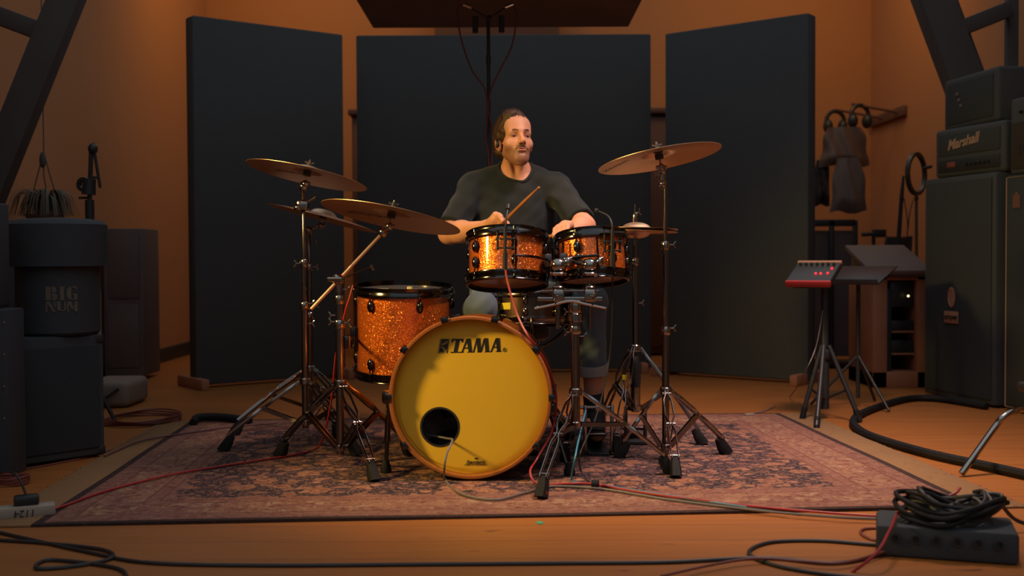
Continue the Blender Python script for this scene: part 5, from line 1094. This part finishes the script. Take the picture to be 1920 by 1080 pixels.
def f_head(p):
    q0 = hl(p); q = q0
    d = s_ell(q, (0, .022, .042), (.0745, .096, .090))
    d = smin(d, s_ell(q, (0, -.030, -.035), (.055, .062, .076)), .035)
    d = smin(d, s_ell(q, (0, -.057, -.092), (.022, .030, .026)), .036)          # chin and jaw
    for s in (-1, 1):
        d = smin(d, s_cap(q, (s * .047, .012, -.056), (s * .016, -.066, -.100), .014, .014), .034)
        d = smin(d, s_sph(q, (s * .044, -.052, -.028), .0235), .026)             # cheekbone
        d = smin(d, s_cap(q, (s * .012, -.0865, .020), (s * .044, -.072, .016), .0105, .008), .016)   # brow ridge
    d = smin(d, s_ell(q, (0, -.055, .055), (.056, .034, .045)), .04)             # forehead
    q = q0 - NV((0, 0, .008))
    for s in (-1, 1):
        d = smax(d, -s_ell(q, (s * .0315, -.101, -.001), (.019, .019, .0115)), .016)   # sockets
        lid = s_sph(q, (s * .0310, -.0705, -.002), .0148)
        slit = s_ell(q, (s * .0315, -.087, -.0068), (.0135, .009, .0021))
        d = smin(d, smax(lid, -slit, .002), .005)
    nose = s_cap(q, (0, -.0865, .008), (0, -.1125, -.033), .0072, .0108)
    nose = smin(nose, s_sph(q, (0, -.112, -.037), .0108), .008)
    for s in (-1, 1): nose = smin(nose, s_ell(q, (s * .0122, -.0985, -.0395), (.0085, .011, .0078)), .007)
    d = smin(d, nose, .011)
    for s in (-1, 1): d = smax(d, -s_ell(q, (s * .0065, -.106, -.0475), (.0034, .005, .004)), .004)
    d = smin(d, s_ell(q, (0, -.076, -.068), (.030, .022, .020)), .014)           # muzzle
    d = smin(d, s_ell(q, (0, -.0945, -.0635), (.0225, .0075, .0048)), .007)       # upper lip
    d = smin(d, s_ell(q, (0, -.0935, -.0755), (.0185, .0078, .0056)), .007)       # lower lip
    d = smax(d, -s_ell(q, (0, -.1035, -.0693), (.022, .010, .0014)), .003)
    d = smax(d, -s_ell(q, (0, -.0985, -.0860), (.016, .008, .005)), .008)
    q = q0
    for s in (-1, 1):
        Re = np.array(Matrix.Rotation(-s * .62, 3, 'Z') @ Matrix.Rotation(-.15, 3, 'X'))
        c = (s * .0805, .018, -.012); e = s_ell(q, c, (.0085, .0180, .0300), Re); e = smin(e, s_ell(q, (s * .0755, .010, -.034), (.007, .010, .012)), .01)
        e = smax(e, -s_ell(q, (s * .0880, .011, -.009), (.0070, .0105, .0190), Re), .006); e = smin(e, s_sph(q, (s * .0760, .0005, -.015), .0075), .006)
        d = smin(d, e, .008)
    return d
def bend(p, c, R, f): 
    m = np.linalg.norm(p - NV(c), axis=1); d = m - R * .9; k = m < R + .03
    if k.any(): d[k] = np.minimum(f(p[k]), 9)
    return d
def f_arm(p, sh, el, wr):
    u = nrm(wr - el)
    d = s_cap(p, sh, el, .056, .043); d = smin(d, s_cap(p, el, el + u * .10, .043, .045), .03); d = smin(d, s_cap(p, el + u * .08, wr, .043, .028), .03)
    return d
def f_body(p):
    d = smin(s_cap(p, hw((0, .036, -.045)), NK + NV((0, .025, -.02)), .046, .050), s_cap(p, NK + NV((0, .03, -.03)), NV((0, 5.17, .98)), .066, .13), .05)
    d = smin(d, s_cap(p, NV((0, 5.17, 1.04)), NV((0, 5.18, .68)), .12, .13), .08)
    d = smin(d, s_cap(p, shR, shL, .062, .062), .06)
    for sgn in (-1, 1): d = smin(d, s_cap(p, hw((sgn * .032, .03, -.085)), NK + NV((sgn * .012, -.045, -.075)), .012, .009), .018)
    for h_, k_, a_ in zip(hip, kn, an):
        d = smin(d, s_cap(p, h_, k_, .082, .056), .05); d = smin(d, s_cap(p, k_, a_, .052, .036), .03); d = smin(d, s_cap(p, a_ - NV((0, .03, .06)), a_ + NV((0, -.14, -.075)), .034, .028), .03)
    for sh, el, wr, hp in ((shR, elR, wrR, hR), (shL, elL, wrL, hL)):
        d = smin(d, f_arm(p, sh, el, wr), .03)
        d = smin(d, bend(p, (NV(wr) + hp[0][1]) / 2, .16, lambda q: f_hand(q, hp)), .02)
    return smin(d, bend(p, HC, .20, f_head), .014)
def pigment_and_shade(P):
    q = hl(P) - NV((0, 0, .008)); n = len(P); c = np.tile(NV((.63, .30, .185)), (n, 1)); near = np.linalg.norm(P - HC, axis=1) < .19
    def put(mask, col): 
        m = (np.clip(mask, 0, 1) * near)[:, None]; c[:] = c * (1 - m) + NV(col) * m
    ss = lambda x, a, b: np.clip((x - a) / (b - a), 0, 1)
    # stubble: jaw, chin, upper lip
    jaw = ss(-q[:, 2] + .55 * np.maximum(np.abs(q[:, 0]) - .035, 0), .050, .072) * ss(-q[:, 1], -.035, .0) * (1 - ss(-q[:, 2], .122, .14)); jaw = np.maximum(jaw, ss(np.abs(q[:, 0]), .052, .060) * ss(-q[:, 2], .02, .05) * ss(.012 - q[:, 1], 0, .02) * (q[:, 1] > -.04))
    lipz = np.exp(-((q[:, 2] + .0545) / .0065) ** 2 - (q[:, 0] / .027) ** 4) * (q[:, 1] < -.07)
    put(jaw * .78, (.13, .058, .034)); put(lipz * .95, (.13, .055, .03))
    lip = np.exp(-((q[:, 2] + .0695) / .0092) ** 4 - (q[:, 0] / .021) ** 4) * (q[:, 1] < -.085); put(lip * .8, (.44, .15, .11))
    ear = (np.abs(q[:, 0]) > .072) * (np.abs(q[:, 1] - .014) < .03) * (np.abs(q[:, 2] + .012) < .045); put(ear * .4, (.50, .19, .13))
    for s in (-1, 1): put(np.exp(-((q[:, 0] - s * .0315) / .017) ** 4 - ((q[:, 2] + .002) / .012) ** 4) * (q[:, 1] < -.06) * .75, (.30, .11, .07))  # eye-socket shade painted into the skin colour
    lash = np.zeros(n)
    for s in (-1, 1): lash = np.maximum(lash, np.exp(-((q[:, 0] - s * .0315) / .014) ** 4 - ((q[:, 2] + .0055) / .0036) ** 2) * (q[:, 1] < -.065))
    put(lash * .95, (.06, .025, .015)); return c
person = thing('person', 'drummer in a black t-shirt and blue jeans playing behind the kit, moustache, earphone', 'person', (0, 5.17, 0))
sdf_obj('body', f_body, (-.44, 4.5, .02), (.50, 5.42, 1.56), .0036, MT['skin'], person, 1, pigment_and_shade)
for s in (-1, 1):
    e = MB(); e.ell(Vector(hw((s * .0310, -.0715, .0045))), (.0128,) * 3); e_ = obj('eye', e, MT['eyewhite'], person); i = MB(); i.ell(Vector(hw((s * .0322, -.0788, .0012))), (.0085, .0052, .0056)); obj('iris', i, MT['iris'], e_)
def hnoise(q, k): return .5 * np.sin(q[:, 0] * 310 * k + 3 * np.sin(q[:, 2] * 47)) * np.sin(q[:, 2] * 60 + q[:, 1] * 90 + 2) + .5 * np.sin(q[:, 0] * 120 + q[:, 1] * 170 + np.sin(q[:, 2] * 80) * 2)
def f_hair(p):
    q = hl(p); d = s_ell(q, (-.003, .028, .050), (.086, .106, .098)); d = smin(d, s_ell(q, (-.004, .070, -.02), (.066, .045, .065)), .04)
    d = smin(d, s_ell(q, (-.02, -.03, .112), (.045, .04, .026)), .03)
    d = smin(d, s_ell(q, (-.060, .045, .0), (.030, .04, .07)), .03)
    d = d + .0028 * hnoise(q, 1)
    d = smax(d, -s_ell(q, (.003, -.102, -.004), (.060, .080, .080)), .012)          # face opening
    for s in (-1, 1): d = smax(d, -s_ell(q, (s * .036, -.098, .064), (.018, .05, .022)), .012)   # receding temples
    for s in (-1, 1): d = smax(d, -s_ell(q, (s * .088, -.006, -.060), (.040, .046, .066)), .01)   # cleared round the ears
    d = smax(d, -(q[:, 2] + .062), .02)
    return smax(d, -(bend(p, HC, .2, f_head) + .004), .002) if False else d
sdf_obj('hair', f_hair, hw((0, 0, 0)) - .19, hw((0, 0, 0)) + .19, .003, MT['hair'], person, 1)
o = MB(); rg = random.Random(5)
for k in range(60):
    a = rg.uniform(-.85, .85); b = NV((.076 * math.sin(a), .024 - .098 * math.cos(a), .092 + rg.uniform(-.006, .018) - .03 * a * a)); L = rg.uniform(.014, .028)
    dr = NV((math.sin(a) * .5 + rg.uniform(-.5, .4), -.22, -.75)); dr /= np.linalg.norm(dr); P = [hw(b), hw(b + dr * L * .5 + NV((0, -.003, .001))), hw(b + dr * L)]; o.tube(catmull([Vector(v) for v in P], 3), [.0013 * (1 - i / 7) + .0002 for i in range(7)], 4)
obj('hair_wisps', o, MT['hair'], person)
def f_stash(p):
    q = hl(p) - NV((0, 0, .008)); d = 1e3
    for s in (-1, 1): d = np.minimum(d, s_cap(q, (s * .002, -.1020, -.0550), (s * .029, -.0885, -.067), .0050, .0034)) if not np.isscalar(d) else s_cap(q, (s * .002, -.1020, -.0550), (s * .029, -.0885, -.067), .0050, .0034)
    return d + .0008 * hnoise(q, 3)
sdf_obj('moustache', f_stash, hw((0, -.095, -.06)) - .05, hw((0, -.095, -.06)) + .05, .0013, MT['beard'], person, 1)
for s in (-1, 1):
    def f_brow(p, s=s):
        q = hl(p) - NV((0, 0, .008)); d = np.minimum(s_cap(q, (s * .014, -.0965, .0165), (s * .034, -.0900, .0205), .0032, .0034), s_cap(q, (s * .034, -.0900, .0205), (s * .052, -.0745, .0145), .0034, .0018)); return d + .0006 * hnoise(q, 3)
    c = hw((s * .033, -.088, .018)); sdf_obj('eyebrow', f_brow, c - .035, c + .035, .0011, MT['beard'], person, 1)
e = MB(); c = Vector(hw((-.086, .004, -.014))); e.ell(c, (.009, .010, .012)); e.ell(Vector(hw((-.089, .008, -.02))), (.007, .009, .011)); e.tube(catmull([Vector(hw(v)) for v in ((-.089, .006, -.004), (-.088, .010, .018), (-.083, .028, .022), (-.075, .05, .0), (-.062, .075, -.06))], 6), .0018, 6); obj('earphone', e, MT['plastic'], person)
# ---- clothes
def folds(p, k=1): return .0035 * k * (np.sin(p[:, 0] * 38 + p[:, 2] * 30 + 2 * np.sin(p[:, 2] * 17)) * np.sin(p[:, 2] * 23 - p[:, 0] * 11 + 1) + .6 * np.sin(p[:, 0] * 75 - p[:, 2] * 55 + p[:, 1] * 40) * np.sin(p[:, 2] * 48))
def f_shirt_full(p):
    d = s_ell(p, (0, 5.155, 1.02), (.190, .130, .22)); d = smin(d, s_ell(p, (0, 5.15, .84), (.180, .140, .26)), .10)
    d = smin(d, s_cap(p, shR + NV((.03, .02, .0)), shL + NV((-.03, .02, .0)), .062, .062), .05)
    for sgn, sh in ((-1, shR), (1, shL)): d = smin(d, s_cap(p, NK + NV((sgn * .05, .035, -.03)), sh, .048, .060), .05)
    for sh, el in ((shR, elR), (shL, elL)):
        u = nrm(el - sh); L = np.linalg.norm(el - sh)
        slv = s_cap(p, sh, el, .066, .062); slv = smax(slv, (p - (sh + u * L * .86)) @ u, .006); d = smin(d, slv, .035)
    return smax(d + folds(p), -(p[:, 2] - .60), .01)
def f_shirt(p):
    d = f_shirt_full(p)
    # neckline: a ring cut round the neck
    ax = nrm(NV((0, -.22, 1))); q = p - (NK + NV((0, -.008, -.052))); hgt = q @ ax; rad = np.linalg.norm(q - hgt[:, None] * ax, axis=1)
    cut = np.maximum(rad - (.066 + .25 * np.maximum(hgt, 0)), -hgt - .05); d = smax(d, -cut, .006)
    return d
sdf_obj('t_shirt', f_shirt, (-.46, 4.78, .55), (.50, 5.40, 1.32), .0056, MT['tshirt'], person, 2)
ax_ = nrm(NV((0, -.22, 1))); cc_ = NK + NV((0, -.008, -.052)); e1 = nrm(np.cross(ax_, NV((0, 1, 0)))); e2 = np.cross(ax_, e1); hs = np.linspace(.10, -.10, 81); ring_ = []
for k in range(48):
    ph = 2 * PI * k / 48; pts = np.array([cc_ + ax_ * hh + (e1 * math.cos(ph) + e2 * math.sin(ph)) * (.0675 + .25 * max(hh, 0)) for hh in hs]); dd_ = f_shirt_full(pts); ix = np.argmax(dd_ < 0); ring_.append(hs[ix] if (dd_ < 0).any() else -.02)
ring_ = np.array(ring_)
for k in range(6): ring_ = (np.roll(ring_, 1) + ring_ * 2 + np.roll(ring_, -1)) / 4
o = MB(); o.tube([Vector(cc_ + ax_ * (hh - .002) + (e1 * math.cos(2 * PI * k / 48) + e2 * math.sin(2 * PI * k / 48)) * (.0685 + .25 * max(hh, 0))) for k, hh in enumerate(ring_)], .0075, 10, closed=True); obj('collar_band', o, MT['tshirt'], person)
def f_jeans(p):
    d = s_ell(p, (0, 5.18, .68), (.185, .14, .15)); 
    for h_, k_, a_ in zip(hip, kn, an):
        e = a_ + (k_ - a_) * .36
        d = smin(d, s_cap(p, h_, k_, .094, .072), .05); d = smin(d, s_cap(p, k_, e, .070, .060), .025)
    d = d + folds(p, 1.0)
    for k_, a_ in zip(kn, an):
        u = nrm(a_ - k_); e = a_ + (k_ - a_) * .36; near = np.linalg.norm(p - e, axis=1) < .2; d = np.where(near, smax(d, (p - e) @ u, .004), d)
    return d
sdf_obj('jeans', f_jeans, (-.34, 4.52, .15), (.50, 5.36, .86), .006, MT['jeans'], person, 2)
for k_, a_ in zip(kn, an):
    u = nrm(a_ - k_); e = a_ + (k_ - a_) * .36
    m = frame(Vector(e - u * .025), Vector(u)); o = MB(); o.lathe([(.058, -.02), (.067, -.02), (.069, .0), (.068, .022), (.064, .026), (.058, .024), (.056, 0), (.058, -.02)], m, 36); obj('jeans_cuff', o, MT['cuff'], person)
    o = MB(); o.tube([Vector(a_ + (k_ - a_) * .19), Vector(a_ + NV((0, 0, 0))), Vector(a_ + NV((0, -.01, -.05)))], [.046, .042, .044], 20); obj('sock', o, MT['sock'], person)
    def f_shoe(p, a_=a_):
        t = a_ + NV((0, -.16, -.075)); hl_ = a_ + NV((0, .035, -.055))
        d = smin(s_cap(p, hl_, t, .040, .036), s_cap(p, a_ + NV((0, .0, -.01)), hl_ + NV((0, -.03, 0)), .046, .046), .03); d = smin(d, s_ell(p, t + NV((0, -.02, .0)), (.046, .055, .032)), .02)
        u_ = nrm(NV((0, .27, 1))); return smax(smax(d, -((p - (a_ + NV((0, 0, -.098)))) @ u_), .006), (p - (a_ + NV((0, 0, .02))))[:, 2], .008)
    sdf_obj('shoe', f_shoe, a_ - NV((.08, .27, .15)), a_ + NV((.08, .12, .08)), .004, MT['shoe'], person, 1)
# sticks in the hands
def stick(lab, tip, grip, sd):
    tip, sd = Vector(tip), Vector(sd); b = tip - sd * .405; m = frame(b, sd); o = MB()
    o.lathe([(0, 0), (.005, .001), (.0072, .006), (.0074, .30), (.0055, .36), (.0036, .39), (.0040, .394), (.0050, .399), (.0040, .405), (0, .407)], m, 16); return single('drumstick', o, MT['stickwood'], lab, 'drumstick', group='drumsticks')
stick('worn brown drumstick pointing up across the black t-shirt', tipR, gripR, sdR)
stick('brown drumstick low between the two rack toms', gripL + sdL * .33, gripL, sdL)
# ------------------------------------------------------------------ light
def light(name, typ, loc, target, power, col, **kw):
    l = bpy.data.lights.new(name, typ); l.energy = power; l.color = col
    for k, v in kw.items(): setattr(l, k, v)
    o = bpy.data.objects.new(name, l); COL.objects.link(o); o.location = loc
    d = Vector(target) - Vector(loc); o.rotation_euler = d.to_track_quat('-Z', 'Y').to_euler(); return o
light('warm_spot', 'SPOT', (-2.3, 3.2, 1.75), (.3, 4.35, .6), 340, (1, .66, .17), spot_size=math.radians(60), spot_blend=.75, shadow_soft_size=.17)
light('overhead_soft', 'AREA', (1.3, 4.0, 3.4), (.85, 4.7, .2), 30, (1, .68, .57), shape='RECTANGLE', size=.7, size_y=.5, spread=math.radians(74))
light('wall_wash_left', 'AREA', (-1.7, 8.6, 3.7), (-2.2, 10.2, 2.4), 13, (1, .47, .01), size=.6)
light('wall_wash_right', 'AREA', (2.4, 8.4, 3.7), (2.6, 10.2, 2.4), 13, (1, .47, .01), size=.6)
w = bpy.data.worlds.new('ambient_fill'); SC.world = w; w.use_nodes = True
nt = w.node_tree; bg = nt.nodes['Background']; bg.inputs[0].default_value = (.90, 1.0, 1.08, 1)      # added ambient fill that lifts the blacks; no ceiling is built
tc = nt.nodes.new('ShaderNodeTexCoord'); sx_ = nt.nodes.new('ShaderNodeSeparateXYZ'); mr = nt.nodes.new('ShaderNodeMapRange')
nt.links.new(tc.outputs['Generated'], sx_.inputs[0]); nt.links.new(sx_.outputs['Z'], mr.inputs[0])
mr.inputs[1].default_value = .05; mr.inputs[2].default_value = .6; mr.inputs[3].default_value = .07; mr.inputs[4].default_value = .47
nt.links.new(mr.outputs[0], bg.inputs[1])
vs = SC.view_settings; SC.display_settings.display_device = 'sRGB'; vs.view_transform = 'Standard'; vs.look = 'None'; vs.exposure = 0; vs.gamma = 1; vs.use_curve_mapping = False
SC.cycles.use_denoising = True; SC.cycles.max_bounces = 6; SC.cycles.sample_clamp_indirect = 4; SC.cycles.caustics_reflective = False; SC.cycles.caustics_refractive = False
